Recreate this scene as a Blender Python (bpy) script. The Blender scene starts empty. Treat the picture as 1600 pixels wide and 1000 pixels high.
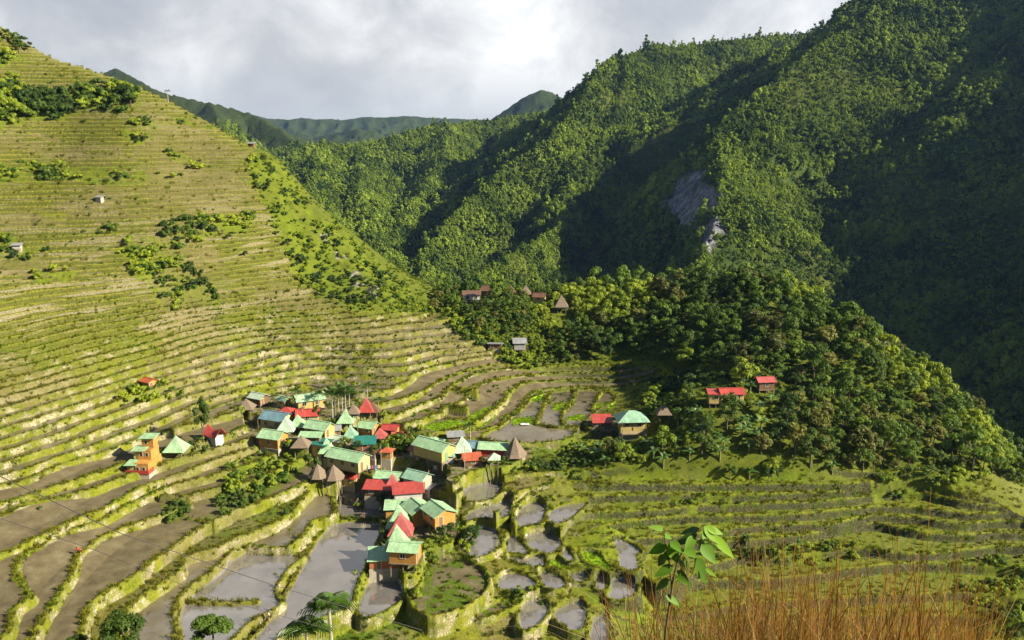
import bpy, math, random
import numpy as np
from mathutils import Vector, Matrix, Euler
R = math.radians
SC = bpy.context.scene
COL = SC.collection
random.seed(7)
RNG = np.random.default_rng(11)

# ------------------------------------------------------------------ camera
F = 1386.0            # focal length in pixels of the 1600 x 1000 photograph
PITCH = R(12.6)       # looking down
H = 65.0              # eye height above the village yards
cam_d = bpy.data.cameras.new('camera')
cam = bpy.data.objects.new('camera', cam_d)
COL.objects.link(cam)
cam.location = (0, 0, H)
cam.rotation_euler = (math.pi / 2 - PITCH, 0, 0)
cam_d.sensor_width = 36.0
cam_d.lens = 36.0 * F / 1600.0
cam_d.clip_start = 0.1
cam_d.clip_end = 30000
SC.camera = cam

# ------------------------------------------------------------------ sun and sky
SUN_AZ = R(110)        # measured clockwise from the view direction (+Y)
SUN_EL = R(30.5)
SKY_STRENGTH = 0.05
SUN_STRENGTH = 5.0
EXPOSURE = 1.6
vs = SC.view_settings
vs.view_transform = 'Standard'
vs.look = 'None'
vs.exposure = EXPOSURE
vs.gamma = 1.0
vs.use_curve_mapping = False
sun_vec = Vector((math.sin(SUN_AZ) * math.cos(SUN_EL), math.cos(SUN_AZ) * math.cos(SUN_EL), math.sin(SUN_EL)))
sd = bpy.data.lights.new('sun', 'SUN')
sd.energy = SUN_STRENGTH
sd.angle = R(0.6)
sd.color = (1.0, 0.90, 0.72)
so = bpy.data.objects.new('sun', sd)
COL.objects.link(so)
so.location = sun_vec * 400
so.rotation_euler = sun_vec.to_track_quat('Z', 'Y').to_euler()

SC.cycles.max_bounces = 6
SC.cycles.diffuse_bounces = 3
SC.cycles.glossy_bounces = 3
SC.cycles.transparent_max_bounces = 8
SC.cycles.volume_bounces = 0
SC.cycles.use_denoising = True

def node(nt, t, loc=None, **kw):
    n = nt.nodes.new(t)
    for k, v in kw.items():
        if k == 'inp':
            for kk, vv in v.items():
                n.inputs[kk].default_value = vv
        else:
            setattr(n, k, v)
    return n

def ramp(nt, stops, interp='LINEAR'):
    n = nt.nodes.new('ShaderNodeValToRGB')
    cr = n.color_ramp
    cr.interpolation = interp
    while len(cr.elements) < len(stops):
        cr.elements.new(0.5)
    for e, (p, c) in zip(cr.elements, stops):
        e.position = p
        e.color = (c[0], c[1], c[2], 1) if len(c) == 3 else c
    return n

def build_world():
    w = bpy.data.worlds.new('World')
    SC.world = w
    w.use_nodes = True
    nt = w.node_tree
    nt.nodes.clear()
    L = nt.links.new
    out = node(nt, 'ShaderNodeOutputWorld')
    bg = node(nt, 'ShaderNodeBackground')
    bg.inputs['Strength'].default_value = SKY_STRENGTH
    sky = node(nt, 'ShaderNodeTexSky')
    sky.sky_type = 'NISHITA'
    sky.sun_disc = False
    sky.sun_elevation = SUN_EL
    sky.sun_rotation = SUN_AZ
    sky.altitude = 1000
    sky.air_density = 1.0
    tc = node(nt, 'ShaderNodeTexCoord')
    sep = node(nt, 'ShaderNodeSeparateXYZ')
    L(tc.outputs['Generated'], sep.inputs[0])
    # flat cloud layer seen in perspective: divide by height
    mx = node(nt, 'ShaderNodeMath', operation='MAXIMUM'); mx.inputs[1].default_value = 0.0
    L(sep.outputs['Z'], mx.inputs[0])
    ad = node(nt, 'ShaderNodeMath', operation='ADD'); ad.inputs[1].default_value = 0.9
    L(mx.outputs[0], ad.inputs[0])
    dx = node(nt, 'ShaderNodeMath', operation='DIVIDE'); dy = node(nt, 'ShaderNodeMath', operation='DIVIDE')
    L(sep.outputs['X'], dx.inputs[0]); L(ad.outputs[0], dx.inputs[1])
    L(sep.outputs['Y'], dy.inputs[0]); L(ad.outputs[0], dy.inputs[1])
    cmb = node(nt, 'ShaderNodeCombineXYZ')
    L(dx.outputs[0], cmb.inputs[0]); L(dy.outputs[0], cmb.inputs[1])
    def cloud(scale, detail, off, dist=0.4, rough=.55):
        mp = node(nt, 'ShaderNodeMapping'); mp.inputs['Location'].default_value = off
        L(cmb.outputs[0], mp.inputs[0])
        n = node(nt, 'ShaderNodeTexNoise'); n.inputs['Scale'].default_value = scale
        n.inputs['Detail'].default_value = detail; n.inputs['Distortion'].default_value = dist
        n.inputs['Roughness'].default_value = rough
        L(mp.outputs[0], n.inputs['Vector'])
        return n
    big = cloud(2.6, 7, (2.2, 0.9, 0.0), .5, .55)
    fine = cloud(7.5, 8, (0.3, 5.2, 2.0), .6, .6)
    mixn = node(nt, 'ShaderNodeMix', data_type='FLOAT'); mixn.inputs['Factor'].default_value = 0.35
    L(big.outputs['Fac'], mixn.inputs['A']); L(fine.outputs['Fac'], mixn.inputs['B'])
    s = 7.2     # cloud radiance is divided by the background strength 0.05
    cr = ramp(nt, [(0.36, (.46 * s, .46 * s, .455 * s)), (0.45, (.60 * s, .595 * s, .575 * s)), (0.52, (.82 * s, .805 * s, .765 * s)), (0.59, (1.10 * s, 1.08 * s, 1.02 * s))])
    L(mixn.outputs['Result'], cr.inputs['Fac'])
    # horizon: greyer, bluish band under the cloud base
    hz = node(nt, 'ShaderNodeMapRange'); hz.inputs['From Min'].default_value = -0.02; hz.inputs['From Max'].default_value = 0.07
    L(sep.outputs['Z'], hz.inputs['Value'])
    hm = node(nt, 'ShaderNodeMix', data_type='RGBA'); hm.inputs['A'].default_value = (.50 * s, .53 * s, .56 * s, 1)
    L(hz.outputs[0], hm.inputs['Factor']); L(cr.outputs['Color'], hm.inputs['B'])
    # thin openings
    gap = cloud(0.8, 3, (7.7, 0.4, 1.0), .2, .45)
    gm = node(nt, 'ShaderNodeMapRange'); gm.inputs['From Min'].default_value = 0.66; gm.inputs['From Max'].default_value = 0.80
    gm.inputs['To Min'].default_value = 1.0; gm.inputs['To Max'].default_value = 0.6
    L(gap.outputs['Fac'], gm.inputs['Value'])
    fm = node(nt, 'ShaderNodeMix', data_type='RGBA')
    L(gm.outputs[0], fm.inputs['Factor']); L(sky.outputs[0], fm.inputs['A']); L(hm.outputs['Result'], fm.inputs['B'])
    # the cloud bank stands ahead of the camera; overhead and behind it the sky is mostly clear
    ch = node(nt, 'ShaderNodeMapRange'); ch.inputs['From Min'].default_value = .50; ch.inputs['From Max'].default_value = .64; ch.inputs['To Min'].default_value = 1; ch.inputs['To Max'].default_value = .05
    L(sep.outputs['Z'], ch.inputs['Value'])
    cb = node(nt, 'ShaderNodeMapRange'); cb.inputs['From Min'].default_value = .1; cb.inputs['From Max'].default_value = .5; cb.inputs['To Min'].default_value = .05; cb.inputs['To Max'].default_value = 1
    L(sep.outputs['Y'], cb.inputs['Value'])
    cm = node(nt, 'ShaderNodeMath', operation='MULTIPLY'); L(ch.outputs[0], cm.inputs[0]); L(cb.outputs[0], cm.inputs[1])
    cm2 = node(nt, 'ShaderNodeMath', operation='MULTIPLY'); L(cm.outputs[0], cm2.inputs[0]); L(gm.outputs[0], cm2.inputs[1])
    L(cm2.outputs[0], fm.inputs['Factor'])
    L(fm.outputs['Result'], bg.inputs['Color'])
    L(bg.outputs[0], out.inputs['Surface'])
build_world()
# ------------------------------------------------------------------ geometry of sight lines
SP, CP = math.sin(PITCH), math.cos(PITCH)
def ray(u, v):
    r = (u - 800.0) / F; t = (500.0 - v) / F
    return (r, CP + t * SP, -SP + t * CP)
def PZ(u, v, z):
    d = ray(u, v); k = (z - H) / d[2]
    return (d[0] * k, d[1] * k, z)
def PY(u, v, y):
    d = ray(u, v); k = y / d[1]
    return (d[0] * k, y, H + d[2] * k)
def project(x, y, z):
    cz = y * CP - (z - H) * SP
    cy = y * SP + (z - H) * CP
    return 800 + F * x / cz, 500 - F * cy / cz

# ------------------------------------------------------------------ numpy noise
class Noise:
    def __init__(s, seed, n=256):
        s.n = n; s.t = np.random.default_rng(seed).random((n, n)).astype(np.float32)
    def __call__(s, x, y):
        xi = np.floor(x); yi = np.floor(y)
        fx = x - xi; fy = y - yi
        fx = fx * fx * (3 - 2 * fx); fy = fy * fy * (3 - 2 * fy)
        a = xi.astype(np.int64) % s.n; b = yi.astype(np.int64) % s.n
        a1 = (a + 1) % s.n; b1 = (b + 1) % s.n
        t = s.t
        return (t[a, b] * (1 - fx) + t[a1, b] * fx) * (1 - fy) + (t[a, b1] * (1 - fx) + t[a1, b1] * fx) * fy
    def fbm(s, x, y, o=4, g=.5):
        v = 0; a = 1.0; tot = 0
        for k in range(o):
            v = v + a * s(x * 2 ** k + 17.3 * k, y * 2 ** k + 9.1 * k); tot += a; a *= g
        return v / tot
N1, N2, N3 = Noise(1), Noise(2), Noise(3)
def sstep(a, b, x):
    t = np.clip((x - a) / (b - a), 0, 1)
    return t * t * (3 - 2 * t)

# ------------------------------------------------------------------ traced terrace edges, lowest first: (level, kind, [(u, v)...])
RIMS_A = [
 (-12.2,'grass',[(560,1040),(640,1010),(720,992),(790,1000),(850,992),(900,992),(980,1005),(1060,985),(1160,975),(1300,965),(1420,960),(1560,965),(1700,1000)]),
 (-11.0,'grass',[(640,1000),(700,978),(760,968),(800,960),(815,985),(850,990),(880,985),(925,985),(1000,960),(1060,960),(1150,945),(1280,935),(1420,930),(1560,925),(1700,960)]),
 (-9.6,'grass',[(650,970),(700,962),(750,945),(810,928),(830,935),(900,925),(960,940),(1000,930),(1030,912),(1120,905),(1210,907),(1300,893),(1400,880),(1500,882),(1600,890),(1720,930)]),
 (-8.3,'grass',[(730,905),(860,898),(1000,900),(1060,915),(1090,890),(1130,878),(1160,868),(1210,873),(1290,862),(1340,855),(1420,868),(1500,862),(1590,850),(1720,880)]),
 (-7.1,'grass',[(860,880),(960,870),(1010,875),(1060,850),(1130,848),(1200,842),(1290,832),(1360,815),(1425,832),(1500,838),(1580,830),(1720,850)]),
 (-6.0,'grass',[(940,850),(1000,842),(1060,838),(1130,830),(1160,823),(1240,820),(1300,821),(1360,805),(1420,808),(1500,822),(1570,812),(1720,830)]),
 (-4.9,'grass',[(900,838),(960,818),(1010,812),(1060,808),(1140,806),(1200,806),(1272,803),(1330,796),(1400,790),(1470,798),(1530,805),(1570,800),(1720,812)]),
 (-3.8,'grass',[(875,838),(885,820),(905,802),(940,800),(1000,800),(1060,795),(1090,790),(1150,790),(1210,787),(1290,785),(1350,777),(1400,770),(1450,772),(1500,785),(1560,790),(1720,800)]),
 (-2.7,'grass',[(798,833),(812,806),(830,786),(860,779),(900,778),(960,775),(1040,773),(1100,775),(1200,774),(1270,770),(1340,767),(1400,758),(1450,757),(1500,770),(1530,775),(1720,790)]),
 (-1.5,'grass',[(770,812),(790,785),(812,770),(840,762),(880,755),(950,756),(1040,757),(1130,757),(1240,757),(1300,757),(1360,754),(1420,748),(1470,750),(1540,765),(1720,780)]),
 (-0.5,'grass',[(702,792),(720,768),(745,756),(790,745),(850,740),(920,737),(1000,737),(1100,736),(1200,736),(1300,738),(1400,738),(1480,742),(1530,750),(1590,765),(1720,790)]),
]
RIMS_R = [
 (-2.6,'water',[(285,1030),(276,965),(281,938),(300,918),(330,898),(352,880),(370,864),(377,850),(400,863),(440,864),(466,850),(486,828),(492,813),(524,812),(529,790),(520,774),(500,766),(560,762),(600,768),(660,778),(705,768),(712,740),(760,735),(830,730)]),
 (-1.3,'grass',[(188,1030),(198,960),(214,941),(244,922),(272,902),(291,889),(286,878),(300,868),(330,862),(350,852),(378,840),(430,822),(460,800),(480,775),(495,760),(560,755),(700,748),(830,725)]),
 (0.2,'mud',[(128,1030),(137,958),(150,940),(176,923),(208,905),(232,887),(246,874),(276,855),(305,832),(336,816),(370,800),(420,782),(460,765),(490,750),(560,748),(690,738),(830,722)]),
 (1.2,'mud',[(40,1030),(74,962),(84,948),(95,930),(114,906),(121,890),(123,870),(136,860),(160,841),(190,828),(238,812),(272,800),(290,785),(305,772),(345,765),(400,752),(440,735),(480,715),(560,700),(640,690),(735,677),(762,672),(785,664),(792,654),(806,645),(822,632),(832,612),(900,606),(960,606),(1030,606)]),
 (2.2,'mud',[(-60,1030),(10,998),(24,978),(22,962),(34,946),(56,935),(50,923),(35,910),(28,895),(32,878),(45,867),(62,858),(82,845),(112,830),(160,816),(182,804),(204,790),(232,778),(256,765),(302,752),(345,742),(400,725),(440,705),(560,690),(640,684),(700,675),(737,666),(760,651),(776,640),(790,628),(800,610),(825,598),(900,594),(1040,596)]),
 (3.2,'mud',[(-60,900),(0,870),(30,856),(60,841),(92,828),(112,815),(160,800),(200,776),(222,763),(262,750),(302,734),(352,715),(400,700),(470,685),(560,668),(640,665),(690,644),(722,630),(735,618),(748,603),(800,592),(850,584),(930,583),(1045,585)]),
 (4.2,'mud',[(-60,832),(0,812),(20,801),(62,785),(110,775),(152,765),(182,751),(232,735),(262,725),(300,712),(350,700),(400,685),(470,665),(560,658),(620,650),(665,631),(692,622),(713,600),(760,584),(850,574),(930,572),(1050,576)]),
 (5.2,'mud',[(-60,808),(0,791),(42,777),(82,764),(122,751),(152,741),(192,727),(232,713),(300,697),(350,684),(400,660),(470,645),(540,640),(600,632),(660,615),(690,595),(750,576),(850,564),(930,562),(1055,567)]),
 (6.2,'mud',[(-60,775),(0,762),(40,753),(72,738),(112,722),(162,710),(206,691),(242,683),(302,662),(370,648),(400,625),(450,605),(520,612),(590,618),(640,598),(660,584),(740,566),(850,552),(950,550),(1060,556)]),
]
PLATFORMS = [
 (3.2,'yard',[(378,655),(392,648),(470,652),(560,655),(592,655),(595,672),(560,690),(500,702),(425,698),(392,688)]),
 (5.0,'yard',[(380,640),(400,618),(450,612),(500,610),(548,622),(588,638),(588,650),(560,655),(470,652),(392,646)]),
 (0.9,'yard',[(482,712),(520,690),(600,672),(660,690),(700,684),(800,690),(822,705),(812,722),(750,742),(716,752),(700,762),(640,748),(600,735),(560,728),(505,730),(485,722)]),
 (-1.3,'yard',[(488,735),(505,730),(560,728),(600,735),(640,748),(650,765),(598,770),(560,758),(505,757)]),
 (-1.6,'yard',[(568,755),(600,735),(680,735),(705,752),(690,772),(640,785),(598,778),(566,762)]),
 (-3.3,'yard',[(594,800),(600,780),(640,775),(690,778),(712,800),(716,830),(700,850),(668,862),(664,885),(640,900),(590,898),(576,890),(586,862),(596,832)]),
 (1.6,'yard',[(905,658),(960,648),(1010,650),(1020,662),(1000,672),(925,672)]),
]
# paddies and ponds: water edge traced; level; kind; bank height
PONDS = [
 (-4.6,'pond',.35,[(440,958),(450,935),(462,912),(480,880),(500,845),(522,817),(592,816),(593,832),(580,860),(566,890),(551,920),(546,948),(520,958),(480,972),(455,985),(425,1000),(395,1030),(370,1030)]),
 (-4.5,'pond',.35,[(526,810),(530,785),(532,768),(548,764),(575,766),(579,787),(596,799),(598,810)]),
 (-3.9,'pond',.35,[(376,868),(400,868),(440,870),(474,868),(447,888),(428,912),(424,934),(440,945),(402,962),(366,990),(330,1030),(295,1030),(284,968),(290,944),(312,925),(345,898)]),
 (-5.9,'pond',.35,[(562,950),(572,920),(585,902),(620,904),(632,936),(600,955),(568,968)]),
 (-2.2,'pond',.3,[(722,778),(724,768),(748,758),(788,754),(782,774),(765,782),(740,785)]),
 (-3.3,'pond',.3,[(727,811),(736,800),(760,793),(780,790),(795,778),(801,790),(795,804),(780,811),(755,817),(736,818)]),
 (-3.9,'pond',.35,[(803,822),(812,800),(825,788),(840,786),(852,792),(852,808),(845,817),(825,825)]),
 (-3.9,'pond',.35,[(861,820),(858,803),(872,795),(900,788),(918,787),(905,797),(890,812),(875,818)]),
 (-4.8,'pond',.35,[(722,840),(735,829),(752,824),(770,828),(784,845),(779,856),(760,867),(745,872),(733,868),(720,858)]),
 (-5.4,'pond',.3,[(792,840),(805,840),(818,851),(828,862),(822,869),(805,869),(793,862)]),
 (-5.4,'pond',.3,[(820,838),(850,833),(868,836),(876,855),(872,865),(855,868),(838,860),(825,850)]),
 (-5.9,'pond',.3,[(790,873),(806,872),(820,877),(836,870),(848,871),(852,888),(836,884),(815,880)]),
 (-6.2,'rice',.3,[(858,880),(872,871),(890,872),(905,885),(935,895),(925,898),(890,892),(866,888)]),
 (-6.0,'rice',.3,[(893,862),(920,864),(940,880),(960,898),(945,896),(915,886),(898,874)]),
 (-5.8,'pond',.3,[(880,862),(888,860),(895,874),(890,878),(882,870)]),
 (-6.1,'rice',.3,[(905,862),(935,866),(945,884),(975,896),(990,904),(960,902),(925,884)]),
 (-6.8,'pond',.35,[(778,918),(781,905),(796,897),(815,899),(831,908),(835,918),(823,926),(800,925)]),
 (-6.9,'pond',.35,[(842,896),(870,899),(884,910),(878,919),(856,922),(848,908)]),
 (-7.0,'pond',.35,[(888,900),(905,896),(922,899),(918,909),(897,910)]),
 (-7.3,'pond',.35,[(932,900),(946,903),(951,916),(945,922),(934,921)]),
 (-7.5,'pond',.35,[(956,905),(980,906),(996,920),(990,931),(972,937),(951,936),(957,920)]),
 (-6.5,'pond',.4,[(956,848),(975,846),(992,856),(1006,870),(1010,880),(999,885),(990,896),(966,886),(972,870)]),
 (-8.4,'pond',.4,[(815,985),(813,955),(826,940),(850,942),(857,950),(845,970),(830,983)]),
 (-8.7,'pond',.4,[(866,960),(882,948),(905,942),(914,948),(912,978),(900,988),(878,978)]),
 (-9.4,'pond',.4,[(922,1010),(925,978),(936,964),(950,960),(947,1010)]),
 (-5.5,'mudgrass',.5,[(640,935),(662,922),(666,892),(664,880),(690,872),(745,884),(760,905),(757,925),(740,940),(700,958),(668,966)]),
 (-7.8,'mudgrass',.4,[(745,962),(770,945),(800,938),(802,948),(770,958),(752,968)]),
 (1.1,'water',.3,[(752,682),(790,668),(803,652),(826,636),(837,618),(900,611),(950,612),(962,626),(930,640),(915,655),(897,668),(890,688),(830,692),(770,690)]),
 (-8.0,'grass',.4,[(1000,880),(1030,868),(1070,880),(1060,905),(1020,915)]),
]
BUNDS = [(1.15,.35,[(838,664),(842,650),(850,634),(858,618)]),(1.15,.3,[(838,664),(870,669),(900,668)]),(1.15,.35,[(880,664),(876,650),(884,640),(893,628),(900,612)]),(1.15,.25,[(858,630),(896,631)]),(1.15,.3,[(925,642),(928,630),(940,614)]),
 (-3.9,.45,[(298,943),(330,944),(370,944),(402,942)]),(-2.6,.3,[(300,872),(330,868)]),(2.2,.3,[(252,775),(296,777)]),(.2,.4,[(295,812),(335,818)]),
 (4.2,.2,[(690,632),(730,636)]),(2.2,.2,[(700,655),(735,655)]),(3.2,.2,[(655,643),(690,645)]),(5.2,.2,[(700,605),(745,608)])]
RICE = [[(662,668),(668,660),(700,654),(726,655),(723,665),(690,672)],[(724,656),(742,641),(765,632),(779,633),(776,642),(757,656),(735,664)],[(796,664),(801,652),(838,651),(836,664)],
        [(824,628),(832,618),(853,616),(849,626)],[(860,641),(866,630),(894,630),(889,641)],[(882,657),(888,650),(914,645),(914,656)],[(928,638),(936,629),(962,629),(958,640)]]

RIMS_A = [(-.5 + (lv + .5) * 1.08, kd, pl) for lv, kd, pl in RIMS_A]
# ------------------------------------------------------------------ the near valley: control points (u, v, z) on the bare ground
CTRL = [
 # left slope
 (-120,760,8),(-120,600,17),(-120,500,26),(-120,300,55),(-120,100,87),(-120,0,102),
 (0,690,10),(0,600,15.5),(0,500,23.5),(0,400,37),(0,300,50.5),(0,200,65),(0,110,79),(0,40,93),
 (100,640,11),(100,500,21.5),(100,300,49),(100,150,73),(65,84,86),
 (200,640,9),(200,600,11.5),(200,500,20),(200,400,33),(200,300,46.5),(200,200,61.5),(190,126,74.5),
 (300,600,9.5),(300,500,17.5),(300,400,31),(300,300,44.5),(300,200,60),(260,158,69),
 (400,570,10),(400,500,15.8),(400,400,28.5),(400,300,44),(385,225,58),(330,190,64),
 (500,560,9.3),(500,490,16.2),(500,420,24.5),(470,330,39),
 (600,597,6.6),(600,540,10.8),(600,490,15),(600,450,19.5),
 (680,600,6.2),(680,550,9),(680,490,13.5),
 (740,600,4.6),(740,540,9.5),(740,472,14.5),
 # floor and knoll
 (850,600,2.6),(850,560,5.8),(900,476,14.8),(1000,600,3.0),(1000,565,5.6),(1100,600,8.5),(1100,700,3.5),(1000,700,2.5),(900,705,0.6),
 (1000,465,15),(1100,460,17),(1250,468,16.5),(1300,515,13.5),(1400,560,8),(1460,610,4),(1540,700,-1.5),(1600,780,-5),(1700,860,-10),
 (1200,600,9.5),(1300,640,5),(1400,700,1.5),(1200,700,3.5),(1250,550,13),
 # bottom of the bowl
 (1100,745,0.2),(900,742,0.3),(1300,745,0),(1450,770,-3.4),(1500,900,-11.2),(1300,900,-10.6),(1100,900,-10.2),(1500,800,-5.4),
 (900,820,-5.5),(800,820,-5.4),(900,900,-8.5),(800,900,-8),(900,1000,-12.5),(1100,1000,-14.2),(1500,1000,-15.5),
 (700,1000,-12),(700,900,-6),(620,980,-8.5),(520,980,-8),(400,1000,-7),(480,900,-5),(560,790,-4.5),
 (300,960,-4),(200,960,-1.5),(100,1000,0),(0,1000,1.5),(0,850,4),(0,780,6),(200,860,0.5),(200,760,3.4),(400,800,-1.5),(400,700,2.8),(560,700,1),(700,700,0.4),(800,700,0.5),(450,640,3.6),(560,630,4),
]
# ground behind the crests (world x, y, z)
BEHIND = [(-330,360,70),(-250,365,55),(-180,350,30),(-120,340,-2),(-70,330,-25),(-20,330,-30),(30,320,-28),(80,320,-26),(120,300,-25),(160,270,-28),(190,230,-32),(200,180,-36),(114,200,-11),(120,172,-19),(118,152,-20),(128,186,-27),(104,226,-9),(116,240,-25),(130,140,-26),(150,160,-34),(-400,260,90),(-400,180,55),(-230,90,25),(-90,60,-2),(0,60,-18),(90,60,-20),(180,90,-26)]
RIDGE = [(60,80,305),(130,105,300),(190,126,298),(260,157,296),(330,192,292),(385,226,286),(430,242,284),(470,300,278),(520,352,268),(580,420,257),(640,462,252),(680,485,250)]

def rbf_fit(P, z, lam=1e-3):
    n = len(P)
    d = np.sqrt(((P[:, None] - P[None]) ** 2).sum(-1)) / 100
    K = np.where(d > 0, d * d * np.log(np.maximum(d, 1e-9)), 0) + lam * np.eye(n)
    A = np.zeros((n + 3, n + 3)); A[:n, :n] = K; A[:n, n] = 1; A[:n, n + 1:] = P / 100; A[n:, :n] = A[:n, n:].T
    return np.linalg.solve(A, np.concatenate([z, np.zeros(3)]))
def rbf_eval(P, w, X, Y):
    n = len(P); out = w[n] + w[n + 1] * X / 100 + w[n + 2] * Y / 100
    for i in range(n):
        d2 = ((X - P[i, 0]) ** 2 + (Y - P[i, 1]) ** 2) / 1e4
        out = out + w[i] * 0.5 * d2 * np.log(np.maximum(d2, 1e-12))
    return out
pts = [PZ(*c) for c in CTRL if True]
pts = [p for p, c in zip(pts, CTRL) if 0 < p[1] < 420]
pts += [PY(*c) for c in RIDGE] + BEHIND
# points above eye level need their distance given instead
def far_pts():
    out = []
    for u, v, Y in [(-120,300,232),(-120,100,270),(-120,0,296),(0,300,238),(0,200,262),(0,110,285),(0,40,303),(100,300,242),(100,150,282),(200,300,246),(200,200,270),
                    (300,300,254),(300,200,281),(400,300,262),(200,400,220),(0,400,212),(100,400,216),(300,400,227),(400,400,238),(300,250,268),(200,250,258),(100,230,262)]:
        out.append(PY(u, v, Y))
    return out
pts = [p for p in pts if p[2] < 27 or p[1] > 240 or p[0] < -200] 
pts = [p for p in pts if not (p[2] > 30 and p[1] < 205 and p[0] > -180)]
_pc = [PZ(sum(p[0] for p in pl) / len(pl), sum(p[1] for p in pl) / len(pl), lv) for lv, kd, bh, pl in PONDS if len(pl) > 4 and lv < -2]
pts = _pc + [PZ(*c) for c in ((690,992,-8.2),(770,990,-9.2),(615,985,-7.4),(560,1000,-7.6),(655,965,-6.9),(740,958,-7.6),(850,1005,-10.4))] + [PZ(*c) for c in CTRL if c[2] <= 24.6 and not (640 < c[0] < 1000 and c[1] > 780)] + far_pts() + [PY(*c) for c in RIDGE] + BEHIND
pts = np.array(pts)
W_ = rbf_fit(pts[:, :2], pts[:, 2], 2e-3)
GX0, GY0, GS = -440.0, 40.0, 1.5
gx = np.arange(GX0, 280, GS); gy = np.arange(GY0, 420, GS)
GXX, GYY = np.meshgrid(gx, gy, indexing='ij')
HG = rbf_eval(pts[:, :2], W_, GXX, GYY)
# beyond the crests keep falling, do not let the spline rise again
HG = np.minimum(HG, 110)
HG = np.minimum(HG, np.where(GXX > 100, 3 - .85 * (GXX - 103), 200))
def bil(G, x, y):
    a = np.clip((x - GX0) / GS, 0, G.shape[0] - 1.001); b = np.clip((y - GY0) / GS, 0, G.shape[1] - 1.001)
    i = a.astype(np.int64); j = b.astype(np.int64); fa = a - i; fb = b - j
    return (G[i, j] * (1 - fa) + G[i + 1, j] * fa) * (1 - fb) + (G[i, j + 1] * (1 - fa) + G[i + 1, j + 1] * fa) * fb
GRX, GRY = np.gradient(HG, GS)
GRAD = np.sqrt(GRX ** 2 + GRY ** 2)
def hbase(x, y): return bil(HG, x, y)
def hit(u, v, n=1400, y0=70, y1=400, fn=None):
    """first point where the sight line through pixel (u, v) meets the valley"""
    d = ray(u, v); ys = np.linspace(y0, y1, n); k = ys / d[1]
    x = d[0] * k; z = H + d[2] * k
    g = (fn or hbase)(x, ys)
    m = np.nonzero(z < g)[0]
    if len(m) == 0: return None
    i = m[0]
    return (float(x[i]), float(ys[i]), float(g[i]))
def smooth(P, closed=False, it=2):
    P = np.array(P, float)
    for _ in range(it):
        if closed:
            Q = np.roll(P, -1, 0); A = P * .75 + Q * .25; B = P * .25 + Q * .75
            P = np.stack([A, B], 1).reshape(-1, 2)
        else:
            A = P[:-1] * .75 + P[1:] * .25; B = P[:-1] * .25 + P[1:] * .75
            P = np.concatenate([P[:1], np.stack([A, B], 1).reshape(-1, 2), P[-1:]])
    return P

def world_poly(pl, level, closed, it=2):
    P = [PZ(u, v, level)[:2] for u, v in pl]
    return smooth(P, closed, it)
def seg_sdf(PX, PY_, poly, closed, cap):
    """distance to polyline, evaluated for all points (already culled)"""
    n = len(poly); d = np.full(PX.shape, cap ** 2)
    for i in range(n if closed else n - 1):
        ax, ay = poly[i]; bx, by = poly[(i + 1) % n]
        m = (PX > min(ax, bx) - cap) & (PX < max(ax, bx) + cap) & (PY_ > min(ay, by) - cap) & (PY_ < max(ay, by) + cap)
        idx = np.nonzero(m)[0]
        if len(idx) == 0: continue
        x = PX[idx]; y = PY_[idx]
        dx, dy = bx - ax, by - ay; L2 = dx * dx + dy * dy + 1e-9
        t = np.clip(((x - ax) * dx + (y - ay) * dy) / L2, 0, 1)
        d[idx] = np.minimum(d[idx], (x - ax - t * dx) ** 2 + (y - ay - t * dy) ** 2)
    return np.sqrt(d)
def inside(PX, PY_, poly):
    r = np.zeros(PX.shape, bool); n = len(poly); j = n - 1
    for i in range(n):
        xi, yi = poly[i]; xj, yj = poly[j]
        if yi != yj:
            c = ((yi > PY_) != (yj > PY_)) & (PX < (xj - xi) * (PY_ - yi) / (yj - yi) + xi)
            r ^= c
        j = i
    return r
KINDS = {'grass': 0, 'mud': 1, 'water': 2, 'rice': 3, 'yard': 4, 'mudgrass': 5, 'wild': 6, 'pond': 7}

def terrace(h, grad, x, y):
    """stepped slope: returns z, wall factor, edge factor"""
    k_ = 1 - .75 * sstep(12, 24, h)
    h = h + (.25 + .45 * k_) * (N1.fbm(x / 14, y / 14, 2) - .5) + .22 * k_ * (N2(x / 2.3, y / 2.3) - .5)
    b1, b2 = 15.7, 40.0
    s1, s2, s3 = .95, 1.0, 1.15
    idx = np.where(h < b1, (h - 6.2) / s1, np.where(h < b2, (b1 - 6.2) / s1 + (h - b1) / s2, (b1 - 6.2) / s1 + (b2 - b1) / s2 + (h - b2) / s3))
    s = np.where(h < b1, s1, np.where(h < b2, s2, s3))
    n = np.floor(idx); f = idx - n
    wf = np.clip(0.42 * grad / s, .04, .62)
    st = sstep(1 - wf, 1, f)
    slump = sstep(.60, .72, N3.fbm(x / 11, y / 11, 3)) * sstep(14, 22, h) * .8
    st = st * (1 - slump) + f * slump
    def inv(i):
        t = i
        i1 = (b1 - 6.2) / s1; i2 = i1 + (b2 - b1) / s2
        return np.where(t < i1, 6.2 + t * s1, np.where(t < i2, b1 + (t - i1) * s2, b2 + (t - i2) * s3))
    z = inv(n) + (inv(n + 1) - inv(n)) * st
    edge = np.exp(-(f / (wf * 1.2 + .02)) ** 2) * (1 - slump)       # just above a wall: the grassy lip
    return z + np.where(h > 16, .35, .22) * edge, ((f > 1 - wf)).astype(float), edge, n

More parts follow.
